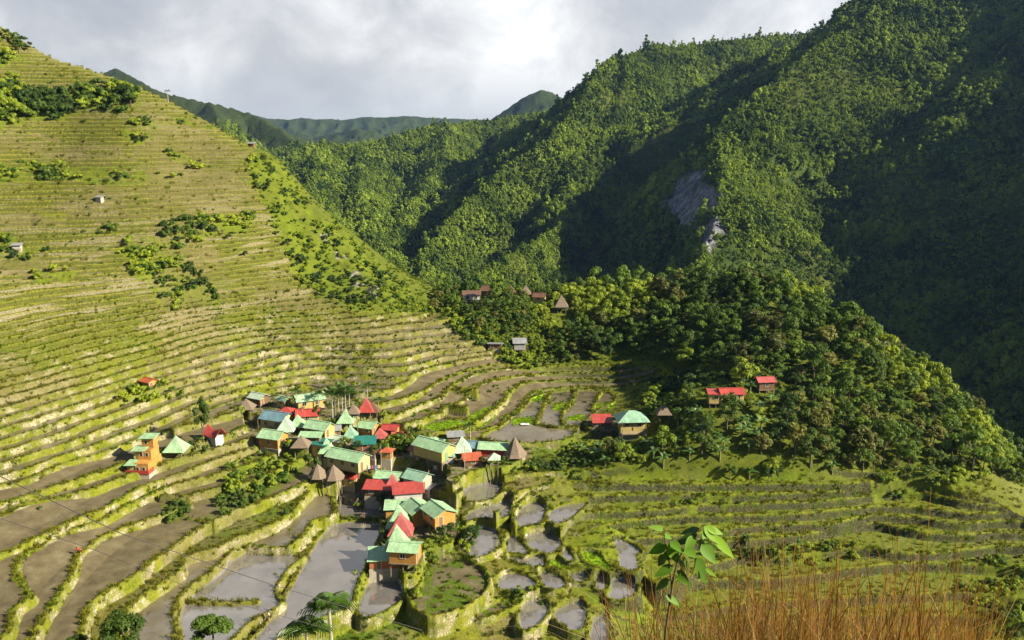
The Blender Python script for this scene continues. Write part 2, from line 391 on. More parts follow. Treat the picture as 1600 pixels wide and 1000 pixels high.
# masks in world space (soft polygons traced on the ground)
def hitpoly(pl, it=2):
    P = []
    for u, v in pl:
        h_ = hit(u, v)
        if h_ is None: h_ = hit(u, v + 12) or PZ(u, v, 5)
        P.append(h_[:2])
    return smooth(P, True, it)
WILD = [  # not terraced: forest knoll, spur flank, thickets on the slope
 [(715,480),(735,520),(790,560),(860,572),(1010,560),(1060,590),(1060,640),(1050,672),(900,692),(860,705),(820,716),(880,734),(1250,735),(1400,740),(1500,745),(1545,748),(1640,790),(1640,700),(1500,560),(1330,470),(1180,425),(1000,430),(850,450),(740,470)],
 [(395,232),(383,262),(398,290),(415,330),(432,345),(437,380),(452,412),(470,440),(500,470),(530,488),(700,492),(700,470),(640,430),(600,380),(540,310),(480,250),(430,215)],
]

def evaluate(x, y):
    """full surface of the valley. returns dict of arrays"""
    h = hbase(x, y); g = bil(GRAD, x, y)
    zt, wall, edge, _n = terrace(h, g, x, y)
    kind = np.zeros(x.shape); wet = np.zeros(x.shape); lvl = zt.copy()
    # treads low on the slope hold water
    tread = (wall < .5) & (edge < .35)
    kind = np.where(tread & (h < 13), 2, 0)
    wild = np.zeros(x.shape)
    for wpoly in WILD_W:
        m = inside(x, y, wpoly); d = seg_sdf(x, y, wpoly, True, 6.0)
        wild = np.maximum(wild, np.where(m, 1, 0) * sstep(0, 2.0, d))
    z = zt * (1 - wild) + (h + 1.1 * (N1.fbm(x / 9, y / 9, 4) - .5)) * wild
    wall = wall * (1 - wild); edge = edge * (1 - wild)
    kind = np.where(wild > .5, 6, kind)
    def wob(x, y, a=.35): return a * (N3.fbm(x / 1.7, y / 1.7, 2) - .5) * 2
    w1 = wob(x, y, .22)
    def apply_rims(rims, side):
        nonlocal z, wall, edge, kind
        for k, (level, kd, pl) in enumerate(rims):
            P = world_poly(pl, level, False, 2)
            if side == 'A': far = [(P[-1][0] + 60, 420), (P[0][0], 420)]
            else: far = [(P[-1][0], 420), (-420, 420), (-420, P[0][1] - 30)]
            poly = np.concatenate([P, np.array(far)])
            ins = inside(x, y, poly)
            d = seg_sdf(x, y, P, False, 3.0) * np.where(ins, 1, -1) + w1
            a = sstep(-.38, .05, d)
            bund = level + .28 * np.exp(-((d - .45) / .45) ** 2)
            z = z * (1 - a) + bund * a
            kind = np.where(d > .8, KINDS[kd], np.where(d > -.38, 0, kind))
            wall = np.where((d > -.42) & (d < .02), 1, np.where(d >= .02, 0, wall))
            ew = .95 if side == 'R' else .5
            edge = np.where((d >= .02) & (d < ew), 1, np.where(d >= ew, 0, edge))
    # painter's order: smooth low ground, right-hand arcs, left-hand and floor arcs
    auto = (z.copy(), wall.copy(), edge.copy(), kind.copy())
    z = h - .3; wall = wall * 0 + .0; edge = edge * 0; kind = kind * 0
    apply_rims(RIMS_A, 'A')
    apply_rims(RIMS_R[:-1], 'R')
    # the top rim hands over to the stepped slope
    z = np.maximum(z, h - np.where(y < 178, -.12 + .95 * sstep(24, 38, x) + .95 * sstep(-32, -46, x) + 6 * sstep(16, 30, x + 9 * sstep(143, 150, y)) + 1.0 * sstep(2, 10, x) * sstep(143, 150, y), 1.1))
    z = np.where((x > 60) & (y < 200), np.minimum(z, h + 1.0 + 12 * sstep(84, 66, x)), z)
    level, kd, pl = RIMS_R[-1]
    P = world_poly(pl, level, False, 2)
    poly = np.concatenate([P, np.array([(P[-1][0] + 300, 420), (-420, 420), (-420, P[0][1] - 30)])])
    ins = inside(x, y, poly)
    d = seg_sdf(x, y, P, False, 3.0) * np.where(ins, 1, -1) + w1
    a = sstep(-.38, .05, d)
    az = np.maximum(auto[0], level) + .28 * np.exp(-((d - .45) / .45) ** 2)
    z = z * (1 - a) + az * a
    kind = np.where(d > .8, auto[3], np.where(d > -.38, 0, kind))
    wall = np.where((d > -.42) & (d < .02), 1, np.where(d >= .02, auto[1], wall))
    edge = np.where((d >= .02) & (d < .95), 1, np.where(d >= .95, auto[2], edge))
    # wild ground wins over rims
    zw = h + 1.1 * (N1.fbm(x / 9, y / 9, 4) - .5)
    z = np.where(wild > 0, z * (1 - wild) + zw * wild, z)
    kind = np.where(wild > .5, 6, kind); wall = wall * (1 - wild); edge = edge * (1 - wild)
    for level, kd, pl in PLATFORMS:
        P = world_poly(pl, level, True, 1)
        ins = inside(x, y, P); d = seg_sdf(x, y, P, True, 3.0) * np.where(ins, 1, -1) + w1
        a = sstep(-.4, .0, d)
        lv = level + .25 * (N2.fbm(x / 5, y / 5, 2) - .5)
        z = z * (1 - a) + lv * a
        kind = np.where(d > -.3, KINDS[kd], kind)
        wall = np.where((d > -.45) & (d < .05), 1, np.where(d >= .05, 0, wall)); edge = np.where(d >= 0, 0, edge)
    for level, kd, bh, pl in PONDS:
        P = world_poly(pl, level, True, 2)
        x0, y0 = P.min(0) - 4; x1, y1 = P.max(0) + 4
        idx = np.nonzero((x > x0) & (x < x1) & (y > y0) & (y < y1))[0]
        if len(idx) == 0: continue
        X = x[idx]; Y = y[idx]
        ins = inside(X, Y, P); d = -seg_sdf(X, Y, P, True, 3.5) * np.where(ins, 1, -1) + w1[idx] * .8 - .30   # negative inside
        Z = z[idx]
        ring = level + bh
        zb = np.maximum(Z, ring)
        zo = zb * (1 - sstep(.50, .95, d)) + Z * sstep(.50, .95, d)
        a = sstep(-.25, .12, d)
        zn = level * (1 - a) + zo * a
        z[idx] = zn
        kind[idx] = np.where(d < -.1, KINDS[kd], np.where(d < 1.0, 0, kind[idx]))
        dz = zo - Z
        wall[idx] = np.where((d > -.2) & (d < .1) & (Z - level > .6), 1, np.where((d > .52) & (d < .95) & (ring - Z > .4), 1, np.where(d < .52, 0, wall[idx])))
        edge[idx] = np.where((d >= .05) & (d < .55), 1, np.where(d < .05, 0, edge[idx]))
    for level, bh, pl in BUNDS:
        P = world_poly(pl, level, False, 1)
        x0, y0 = P.min(0) - 2; x1, y1 = P.max(0) + 2
        idx = np.nonzero((x > x0) & (x < x1) & (y > y0) & (y < y1))[0]
        if len(idx) == 0: continue
        d = seg_sdf(x[idx], y[idx], P, False, 2.0)
        a = sstep(.6, .25, d)
        z[idx] = np.maximum(z[idx], (level + bh) * a + z[idx] * (1 - a))
        m = a > .1; kind[idx] = np.where(m, 0, kind[idx]); edge[idx] = np.where(m, 1, edge[idx])
    rice = np.zeros(x.shape)
    for P in RICE_W:
        x0, y0 = P.min(0) - 1; x1, y1 = P.max(0) + 1
        idx = np.nonzero((x > x0) & (x < x1) & (y > y0) & (y < y1))[0]
        if len(idx): 
            m = inside(x[idx], y[idx], P) & (edge[idx] < .3) & (wall[idx] < .5)
            kind[idx] = np.where(m, 3, kind[idx])
    return dict(z=z, wall=np.clip(wall, 0, 1), edge=np.clip(edge, 0, 1), kind=kind, h=h, wild=wild, g=g)
WILD_W = [hitpoly(p, 1) for p in WILD]
WILD_W.append(np.array([(106, 50), (106, 430), (340, 430), (340, 50)]))
WILD_W.append(np.array([(-25,240),(0,237),(33,229),(60,217),(80,203),(97,185),(110,168),(122,145),(160,120),(330,120),(330,430),(-75,430),(-62,300),(-45,262)]))
RICE_W = [world_poly(p, 2.6 if i < 2 else 1.2, True, 1) for i, p in enumerate(RICE)]

# thickets (density per m2, size, outline)
LUSH = [  # (density per m2, size, outline)
 (.30, 1.5, [(-40,95),(0,78),(30,82),(40,92),(20,98),(-40,100)]),
 (.22, 1.7, [(-40,130),(20,128),(60,140),(105,145),(150,128),(190,132),(212,148),(218,168),(190,178),(140,168),(118,180),(60,186),(-40,200)]),
 (.16, 1.0, [(-40,248),(60,252),(110,262),(170,262),(205,270),(190,285),(150,290),(100,280),(-40,285)]),
 (.16, 1.0, [(195,185),(240,188),(300,190),(320,196),(240,200),(200,196)]),
 (.18, 1.0, [(265,232),(305,238),(322,262),(300,272),(275,258),(258,245)]),
 (.15, .9, [(190,205),(235,212),(235,228),(200,222)]),
 (.16, .9, [(215,270),(260,262),(285,275),(275,290),(225,285)]),
 (.17, 1.1, [(140,360),(190,350),(260,345),(330,340),(400,335),(385,365),(330,372),(290,395),(300,420),(330,440),(340,470),(300,490),(250,470),(220,440),(200,410),(170,385)]),
 (.17, 1.1, [(-40,360),(30,370),(80,395),(60,408),(-40,412)]),
 (.10, .9, [(50,425),(120,420),(110,440),(50,440)]),
 (.30, 1.0, [(186,616),(205,605),(240,600),(285,598),(305,605),(290,615),(250,622),(215,632),(190,632)]),
 (.22, 1.0, [(330,775),(350,745),(385,715),(430,700),(480,715),(485,740),(465,760),(430,780),(395,800),(370,812),(345,820),(332,812),(340,790)]),
 (.40, 1.0, [(250,800),(275,785),(300,792),(285,812),(262,815)]),
 (.30, .9, [(262,715),(300,700),(330,690),(345,700),(300,722),(270,728)]),
 (.40, 1.0, [(600,690),(650,676),(680,686),(640,696),(660,712),(620,722),(590,712)]),
 (.40, .9, [(560,770),(590,765),(604,780),(604,795),(580,785)]),
 (.35, .9, [(655,885),(675,850),(700,850),(712,862),(690,870),(668,878)]),
 (.40, 1.1, [(705,828),(745,838),(750,860),(720,862),(700,850)]),
 (.35, .8, [(745,752),(800,742),(860,735),(960,738),(960,728),(860,718),(810,722),(770,735),(740,742)]),
 (.25, .7, [(1040,770),(1060,760),(1150,760),(1160,772),(1100,776)]),
 (.35, .9, [(1090,860),(1130,845),(1200,848),(1270,830),(1340,825),(1350,850),(1290,862),(1210,872),(1130,872)]),
 (.35, .9, [(1500,870),(1600,860),(1700,880),(1700,1000),(1540,1000),(1500,930)]),
 (.30, .9, [(1020,590),(1080,580),(1140,580),(1150,620),(1090,655),(1040,655),(1000,640)]),
 (.30, .8, [(865,690),(900,680),(960,680),(1000,690),(1000,720),(940,725),(880,712)]),
 (.30, .9, [(690,480),(740,490),(760,520),(820,550),(850,565),(830,572),(780,560),(720,525),(690,500)]),
 (.14, .8, [(395,240),(383,262),(398,290),(415,330),(437,380),(452,412),(470,440),(520,486),(600,490),(680,488),(640,450),(600,420),(550,370),(500,320),(460,270),(430,243)]),
 (.5, .8, [(640,900),(652,888),(668,892),(664,915),(645,925),(636,910)]),
 (.3, .6, [(790,925),(840,925),(850,938),(800,940)]),
 (.25, 1.0, [(1350,745),(1400,740),(1500,742),(1545,752),(1500,775),(1440,765),(1400,758)]),
]
DRY = [[(-40,212),(60,214),(110,222),(60,236),(-40,238)],[(40,228),(130,232),(205,236),(215,246),(150,252),(60,246)],[(100,300),(160,296),(215,305),(222,330),(190,352),(130,345),(95,325)],[(300,262),(345,270),(378,262),(392,300),(395,335),(340,345),(300,335),(285,300)],
       [(-40,332),(40,330),(100,338),(90,352),(-40,354)],[(-40,405),(60,408),(115,414),(110,428),(-40,428)],[(400,440),(470,450),(530,465),(525,490),(450,485),(400,465)],[(500,495),(560,492),(700,496),(760,530),(800,560),(760,575),(680,560),(600,545),(520,525)],
       [(240,120),(300,172),(340,200),(300,205),(240,170),(210,140)],[(320,205),(380,222),(390,250),(340,255),(300,235)],[(-40,560),(60,565),(110,590),(90,620),(30,640),(-40,630)]]
DRY_W = [hitpoly(p, 1) for p in DRY]
LUSH_W = [hitpoly(p, 1) for _, _, p in LUSH]
# ------------------------------------------------------------------ mesh helpers
def grid_mesh(name, X, Y, Z, keep=None):
    ni, nj = X.shape
    co = np.stack([X, Y, Z], -1).reshape(-1, 3).astype(np.float32)
    I = np.arange(ni * nj).reshape(ni, nj)
    q = np.stack([I[:-1, :-1], I[1:, :-1], I[1:, 1:], I[:-1, 1:]], -1).reshape(-1, 4)
    if keep is not None: q = q[keep.reshape(-1)]
    return raw_mesh(name, co, q)
def raw_mesh(name, co, faces, drop=True, smooth_=True):
    faces = np.asarray(faces)
    if drop:
        used = np.unique(faces); mp = np.full(len(co), -1, np.int64); mp[used] = np.arange(len(used))
        sel = used; co = co[used]; faces = mp[faces]
    else: sel = None
    me = bpy.data.meshes.new(name)
    k = faces.shape[1]
    me.vertices.add(len(co)); me.vertices.foreach_set('co', np.ascontiguousarray(co, np.float32).ravel())
    me.loops.add(faces.size); me.loops.foreach_set('vertex_index', faces.ravel().astype(np.int32))
    me.polygons.add(len(faces)); me.polygons.foreach_set('loop_start', np.arange(0, faces.size, k, dtype=np.int32))
    me.polygons.foreach_set('loop_total', np.full(len(faces), k, np.int32))
    me.polygons.foreach_set('use_smooth', np.full(len(faces), bool(smooth_)))
    me.update(calc_edges=True)
    return me, sel
def vattr(me, name, data):
    a = me.attributes.new(name, 'FLOAT', 'POINT'); a.data.foreach_set('value', np.ascontiguousarray(data, np.float32).ravel())
def link(name, me, mat=None, parent=None, **props):
    o = bpy.data.objects.new(name, me); COL.objects.link(o)
    if mat is not None:
        for m in (mat if isinstance(mat, (list, tuple)) else [mat]): me.materials.append(m)
    if parent is not None: o.parent = parent
    for k, v in props.items(): o[k] = v
    return o
# ------------------------------------------------------------------ materials for the ground
def new_mat(name, rough=.9, spec=.2):
    m = bpy.data.materials.new(name); m.use_nodes = True
    nt = m.node_tree; b = nt.nodes['Principled BSDF']
    b.inputs['Roughness'].default_value = rough
    b.inputs['Specular IOR Level'].default_value = spec
    return m, nt, b
def noise_tex(nt, scale, detail=4, rough=.6, vec=None, dist=0.0):
    n = nt.nodes.new('ShaderNodeTexNoise'); n.inputs['Scale'].default_value = scale
    n.inputs['Detail'].default_value = detail; n.inputs['Roughness'].default_value = rough; n.inputs['Distortion'].default_value = dist
    if vec is not None: nt.links.new(vec, n.inputs['Vector'])
    return n
def mixc(nt, fac, a, b, mode='MIX'):
    m = nt.nodes.new('ShaderNodeMix'); m.data_type = 'RGBA'; m.blend_type = mode
    for s, v in (('A', a), ('B', b)):
        if hasattr(v, 'links'): nt.links.new(v, m.inputs[s])
        else: m.inputs[s].default_value = (*v, 1)
    if hasattr(fac, 'links'): nt.links.new(fac, m.inputs['Factor'])
    else: m.inputs['Factor'].default_value = fac
    return m.outputs['Result']
def attr(nt, name):
    a = nt.nodes.new('ShaderNodeAttribute'); a.attribute_name = name
    return a.outputs['Fac']
def maprange(nt, src, a, b, c=0., d=1.):
    m = nt.nodes.new('ShaderNodeMapRange')
    for k, v in zip(('From Min', 'From Max', 'To Min', 'To Max'), (a, b, c, d)): m.inputs[k].default_value = v
    nt.links.new(src, m.inputs['Value']); return m.outputs[0]
def fmath(nt, op, a, b=None):
    m = nt.nodes.new('ShaderNodeMath'); m.operation = op
    for i, v in enumerate((a, b)):
        if v is None: continue
        if hasattr(v, 'links'): nt.links.new(v, m.inputs[i])
        else: m.inputs[i].default_value = v
    return m.outputs[0]
def geopos(nt):
    return nt.nodes.new('ShaderNodeNewGeometry').outputs['Position']
def bump(nt, b, h, strength, dist):
    n = nt.nodes.new('ShaderNodeBump'); n.inputs['Strength'].default_value = strength; n.inputs['Distance'].default_value = dist
    nt.links.new(h, n.inputs['Height']); nt.links.new(n.outputs[0], b.inputs['Normal'])

def ground_material():
    m, nt, b = new_mat('terrace_ground', .95, .1)
    pos = geopos(nt)
    big = noise_tex(nt, .045, 3, .5, pos).outputs['Fac']
    mid = noise_tex(nt, .45, 4, .6, pos).outputs['Fac']
    fin = noise_tex(nt, 3.2, 4, .7, pos).outputs['Fac']
    fin2 = noise_tex(nt, 9, 3, .7, pos).outputs['Fac']
    # grass: olive, yellow-green and straw
    g1 = ramp(nt, [(.32, (.034, .048, .005)), (.45, (.080, .098, .007)), (.56, (.135, .142, .008)), (.70, (.17, .148, .026))])
    nt.links.new(mixv(nt, mid, fin, .55), g1.inputs[0])
    g2 = ramp(nt, [(.35, (.034, .062, .005)), (.55, (.070, .108, .007)), (.7, (.115, .142, .010))])
    nt.links.new(fin, g2.inputs[0])
    grass = mixc(nt, maprange(nt, big, .44, .60), g1.outputs[0], g2.outputs[0])
    # bare / dry strips
    dry = ramp(nt, [(.35, (.085, .072, .028)), (.6, (.16, .135, .062)), (.75, (.24, .21, .12))])
    nt.links.new(fin, dry.inputs[0])
    brn = ramp(nt, [(.35, (.060, .056, .012)), (.6, (.125, .108, .028)), (.75, (.19, .165, .06))]); nt.links.new(fin, brn.inputs[0])
    grass = mixc(nt, fmath(nt, 'MULTIPLY', maprange(nt, noise_tex(nt, .03, 4, .6, pos, .6).outputs['Fac'], .47, .56), .8), grass, brn.outputs[0])
    grass = mixc(nt, fmath(nt, 'MULTIPLY', maprange(nt, noise_tex(nt, .11, 4, .6, pos).outputs['Fac'], .52, .62), .65), grass, dry.outputs[0])
    mpb = nt.nodes.new('ShaderNodeMapping'); mpb.inputs['Scale'].default_value = (.045, .045, .75); nt.links.new(pos, mpb.inputs[0])
    band = noise_tex(nt, 1.0, 4, .65, mpb.outputs[0]).outputs['Fac']
    zz = nt.nodes.new('ShaderNodeSeparateXYZ'); nt.links.new(pos, zz.inputs[0])
    hillf = maprange(nt, zz.outputs['Z'], 6, 14)
    grass = mixc(nt, fmath(nt, 'MULTIPLY', maprange(nt, band, .485, .55), fmath(nt, 'MULTIPLY', hillf, .8)), grass, brn.outputs[0])
    grass = mixc(nt, fmath(nt, 'MULTIPLY', maprange(nt, band, .44, .38), fmath(nt, 'MULTIPLY', hillf, .8)), grass, g2.outputs[0])
    # dry stone walls with moss
    vor = nt.nodes.new('ShaderNodeTexVoronoi'); vor.inputs['Scale'].default_value = 3.0; nt.links.new(pos, vor.inputs['Vector'])
    st = ramp(nt, [(0.0, (.15, .13, .075)), (.45, (.27, .235, .145)), (.8, (.36, .32, .21)), (1, (.20, .18, .12))])
    nt.links.new(vor.outputs['Color'], st.inputs[0])
    vor2 = nt.nodes.new('ShaderNodeTexVoronoi'); vor2.feature = 'DISTANCE_TO_EDGE'; vor2.inputs['Scale'].default_value = 3.0; nt.links.new(pos, vor2.inputs['Vector'])
    st2 = mixc(nt, maprange(nt, vor2.outputs['Distance'], 0, .08), (.05, .05, .03), st.outputs[0])
    hi = maprange(nt, zz.outputs['Z'], 10, 26, 0, .16)
    mossf = maprange(nt, fmath(nt, 'ADD', hi, mixv(nt, noise_tex(nt, .35, 4, .6, pos).outputs['Fac'], fin2, .35)), .42, .52)
    og = ramp(nt, [(.3, (.026, .036, .005)), (.5, (.062, .068, .010)), (.72, (.12, .11, .026))]); nt.links.new(fin, og.inputs[0])
    wallc = mixc(nt, mossf, st2, mixc(nt, maprange(nt, zz.outputs['Z'], 8, 20), g1.outputs[0], og.outputs[0]))
    # mud
    mud = ramp(nt, [(.3, (.070, .056, .028)), (.55, (.110, .090, .048)), (.75, (.155, .132, .075))])
    nt.links.new(mid, mud.inputs[0])
    rice = ramp(nt, [(.3, (.12, .22, .008)), (.7, (.20, .30, .010))]); nt.links.new(fin, rice.inputs[0])
    yard = ramp(nt, [(.3, (.09, .075, .04)), (.5, (.17, .145, .085)), (.62, (.10, .11, .03)), (.75, (.07, .10, .01))]); nt.links.new(noise_tex(nt, .7, 4, .6, pos).outputs['Fac'], yard.inputs[0])
    mg = mixc(nt, maprange(nt, noise_tex(nt, .22, 5, .65, pos, 1.5).outputs['Fac'], .47, .53), mud.outputs[0], g2.outputs[0])
    wl = ramp(nt, [(.3, (.026, .042, .004)), (.5, (.070, .088, .008)), (.7, (.125, .132, .016))]); nt.links.new(mixv(nt, mid, fin, .5), wl.inputs[0])
    # the right-hand walls are darker, mottled moss green and stone grey; walls on the slope differ from band to band
    dm = ramp(nt, [(.36, (.014, .018, .005)), (.50, (.040, .042, .014)), (.60, (.10, .092, .055)), (.72, (.20, .18, .125))]); nt.links.new(mixv(nt, fin, fin2, .5), dm.inputs[0])
    dmg = ramp(nt, [(.35, (.016, .026, .004)), (.55, (.050, .068, .008)), (.72, (.10, .11, .014))]); nt.links.new(fin, dmg.inputs[0])
    dmc = mixc(nt, maprange(nt, mixv(nt, noise_tex(nt, .28, 4, .65, pos).outputs['Fac'], fin, .35), .42, .52), dmg.outputs[0], dm.outputs[0])
    wallc = mixc(nt, maprange(nt, zz.outputs['X'], 4, 16), wallc, dmc)
    gw = ramp(nt, [(.35, (.09, .08, .045)), (.55, (.19, .165, .10)), (.75, (.30, .27, .19))]); nt.links.new(fin, gw.inputs[0])
    wallc = mixc(nt, fmath(nt, 'MULTIPLY', maprange(nt, band, .53, .58), fmath(nt, 'MULTIPLY', maprange(nt, zz.outputs['Z'], 10, 18, 0, .8), maprange(nt, zz.outputs['Z'], 32, 50, 1, .35))), wallc, gw.outputs[0])
    lg = ramp(nt, [(.32, (.045, .075, .005)), (.5, (.105, .15, .008)), (.7, (.16, .19, .016))]); nt.links.new(mixv(nt, mid, fin, .55), lg.inputs[0])
    grass = mixc(nt, fmath(nt, 'MULTIPLY', maprange(nt, zz.outputs['X'], 4, 18), .42), grass, lg.outputs[0])
    c = grass
    c = mixc(nt, attr(nt, 'mud'), c, mud.outputs[0])
    c = mixc(nt, attr(nt, 'mudgrass'), c, mg)
    c = mixc(nt, attr(nt, 'rice'), c, rice.outputs[0])
    c = mixc(nt, attr(nt, 'yard'), c, yard.outputs[0])
    c = mixc(nt, attr(nt, 'wild'), c, wl.outputs[0])
    lipc = ramp(nt, [(.3, (.085, .098, .007)), (.5, (.165, .158, .018)), (.7, (.25, .215, .05))]); nt.links.new(fin, lipc.inputs[0])
    c = mixc(nt, attr(nt, 'edge'), c, mixc(nt, maprange(nt, zz.outputs['Z'], 14, 24), g1.outputs[0], lipc.outputs[0]))
    c = mixc(nt, attr(nt, 'wall'), c, wallc)
    ls = ramp(nt, [(.3, (.038, .058, .004)), (.5, (.085, .112, .008)), (.7, (.145, .155, .014))]); nt.links.new(mixv(nt, mid, fin, .6), ls.inputs[0])
    c = mixc(nt, fmath(nt, 'MULTIPLY', attr(nt, 'lush'), .85), c, ls.outputs[0])
    dr = ramp(nt, [(.32, (.045, .040, .014)), (.5, (.105, .088, .034)), (.64, (.17, .145, .07)), (.8, (.25, .22, .13))]); nt.links.new(mixv(nt, fin, band, .5), dr.inputs[0])
    c = mixc(nt, fmath(nt, 'MULTIPLY', attr(nt, 'dry'), .6), c, dr.outputs[0])
    # crag showing through on the spur
    rk = ramp(nt, [(.3, (.04, .038, .025)), (.5, (.13, .12, .10)), (.75, (.27, .25, .22))]); nt.links.new(noise_tex(nt, .9, 6, .7, pos, 1.).outputs['Fac'], rk.inputs[0])
    c = mixc(nt, attr(nt, 'rock'), c, rk.outputs[0])
    nt.links.new(c, b.inputs['Base Color'])
    bump(nt, b, mixv(nt, fin2, vor2.outputs['Distance'], .4), .8, .18)
    return m
def mixv(nt, a, b, f):
    m = nt.nodes.new('ShaderNodeMix'); m.data_type = 'FLOAT'; m.inputs['Factor'].default_value = f
    nt.links.new(a, m.inputs['A']); nt.links.new(b, m.inputs['B']); return m.outputs['Result']
def water_material():
    m, nt, b = new_mat('paddy_water', .06, .9)
    pos = geopos(nt)
    a = noise_tex(nt, .12, 4, .6, pos).outputs['Fac']
    c = ramp(nt, [(.3, (.065, .052, .028)), (.5, (.105, .086, .050)), (.7, (.145, .122, .076))]); nt.links.new(a, c.inputs[0])
    weed = mixc(nt, maprange(nt, noise_tex(nt, 1.6, 5, .7, pos).outputs['Fac'], .62, .68), c.outputs[0], (.06, .075, .02))
    pondc = mixc(nt, maprange(nt, noise_tex(nt, .3, 3, .5, pos).outputs['Fac'], .3, .7), (.095, .086, .076), (.145, .132, .118))
    nt.links.new(mixc(nt, attr(nt, 'pond'), weed, pondc), b.inputs['Base Color'])
    r = fmath(nt, 'MULTIPLY', maprange(nt, noise_tex(nt, .35, 4, .6, pos, .8).outputs['Fac'], .42, .60, .04, .42), maprange(nt, attr(nt, 'pond'), 0, 1, 1, .25))
    nt.links.new(r, b.inputs['Roughness'])
    nt.links.new(maprange(nt, attr(nt, 'pond'), 0, 1, 1.5, 2.0), b.inputs['IOR'])
    bump(nt, b, noise_tex(nt, 2.2, 2, .5, pos).outputs['Fac'], .03, .05)
    return m

def build_near():
    az = np.radians(np.concatenate([np.arange(-44, -34, .1), np.arange(-34, 34, .05), np.arange(34, 42.01, .1)]))
    rr = np.concatenate([np.arange(84, 250, .22), np.arange(250, 366, .2)])
    A, RR = np.meshgrid(az, rr, indexing='ij')
    X = RR * np.sin(A); Y = RR * np.cos(A)
    E = evaluate(X.ravel(), Y.ravel())
    sh = X.shape
    Z = E['z'].reshape(sh)
    wall = E['wall'].reshape(sh); edge = E['edge'].reshape(sh); kind = E['kind'].reshape(sh); wild = E['wild'].reshape(sh)
    # rubble in the walls, tussocks on the lips
    rough = (N2(X / .55, Y / .55) - .5)
    Z = Z + rough * (.12 * edge + .22 * wall) + np.where((kind == 0) & (wall < .5), .10 * rough, 0)
    # rock outcrops on the spur
    rock = np.zeros(sh)
    for u, v, r0 in [(557,432,1.9),(560,444,1.7),(584,450,1.7),(583,462,1.6),(507,372,1.5),(532,400,1.2)]:
        p = hit(u, v)
        if p is None: continue
        d = np.sqrt(((X - p[0]) / 1.0) ** 2 + ((Y - p[1]) / 1.3) ** 2)
        rock = np.maximum(rock, sstep(r0 * 1.1, r0 * .5, d + 3.4 * (N1.fbm(X / 1.3, Y / 1.3, 3) - .5)))
    Z = Z + rock * .9 * (N3.fbm(X / .9, Y / .9, 3) - .2)
    LU = np.zeros(X.size); xr, yr = X.ravel(), Y.ravel()
    for P in LUSH_W:
        x0, y0 = P.min(0) - 1; x1, y1 = P.max(0) + 1
        idx = np.nonzero((xr > x0) & (xr < x1) & (yr > y0) & (yr < y1))[0]
        if len(idx): LU[idx] = np.maximum(LU[idx], inside(xr[idx] + 4 * (N1(xr[idx] / 3, yr[idx] / 3) - .5), yr[idx] + 4 * (N2(xr[idx] / 3, yr[idx] / 3) - .5), P))
    DR = np.zeros(X.size)
    for P in DRY_W:
        x0, y0 = P.min(0) - 2; x1, y1 = P.max(0) + 2
        idx = np.nonzero((xr > x0) & (xr < x1) & (yr > y0) & (yr < y1))[0]
        if len(idx): DR[idx] = np.maximum(DR[idx], inside(xr[idx] + 9 * (N1(xr[idx] / 5, yr[idx] / 1.2) - .5), yr[idx] + 5 * (N2(xr[idx] / 5, yr[idx] / 1.2) - .5), P))
    DR = DR.reshape(sh) * (.55 + .45 * sstep(.4, .6, N3.fbm(X / 7, Y / 2, 2)))
    LU = LU.reshape(sh) * sstep(.25, .5, N2.fbm(X / 6, Y / 6, 3)) * (kind != 7) * (kind != 2)
    # wet fields: the bed sits lower, a level sheet of water lies over it
    lvl = Z.copy()
    wet = (kind == 2) | (kind == 7)
    Z = np.where(wet, Z - .12, Z)
    me, sel = grid_mesh('terraces', X, Y, Z)
    att = {'wall': wall, 'edge': edge * .8, 'mud': (kind == 1) * 1. + wet, 'rice': kind == 3, 'yard': kind == 4, 'mudgrass': kind == 5, 'wild': wild, 'rock': rock, 'lush': LU, 'dry': DR}
    for k, v in att.items():
        v = np.asarray(v, np.float32).ravel(); vattr(me, k, v[sel] if sel is not None else v)
    link('terraced_ground', me, ground_material(), kind='structure')
    # water sheets
    wz = E['z'].reshape(sh)
    w4 = wet[:-1, :-1] & wet[1:, :-1] & wet[1:, 1:] & wet[:-1, 1:]
    # grow by one cell so that the sheet runs under the bank
    g = w4.copy(); g[1:] |= w4[:-1]; g[:-1] |= w4[1:]; g[:, 1:] |= w4[:, :-1]; g[:, :-1] |= w4[:, 1:]
    WZ = np.where(wet, wz + .0, np.nan)
    for _ in range(3):
        nb = np.stack([np.roll(WZ, s, ax) for s in (1, -1) for ax in (0, 1)])
        fill = np.nanmin(np.where(np.isnan(nb), 1e9, nb), 0)
        WZ = np.where(np.isnan(WZ) & (fill < 1e8), fill, WZ)
    WZ = np.where(np.isnan(WZ), Z - .5, WZ)
    me, sel = grid_mesh('water', X, Y, WZ, keep=g)
    pd = (kind == 7).astype(float)
    for _ in range(3): pd = np.maximum.reduce([pd] + [np.roll(pd, s_, a_) for s_ in (1, -1) for a_ in (0, 1)])
    vattr(me, 'pond', pd.ravel()[sel])
    link('paddy_water', me, water_material(), kind='structure')
    return X, Y, Z, kind, wall, edge, wild, rr, az
NEAR = build_near()
NX, NY, NZ, NK, NW, NE, NWI, RRV, AZV = NEAR
def near_z(x, y):
    """height of the finished ground under a point"""
    r = np.hypot(x, y); a = np.arctan2(x, y)
    i = np.clip(np.searchsorted(AZV, a), 0, len(AZV) - 1)
    j = np.clip(np.searchsorted(RRV, r), 0, len(RRV) - 1)
    return NZ[i, j]
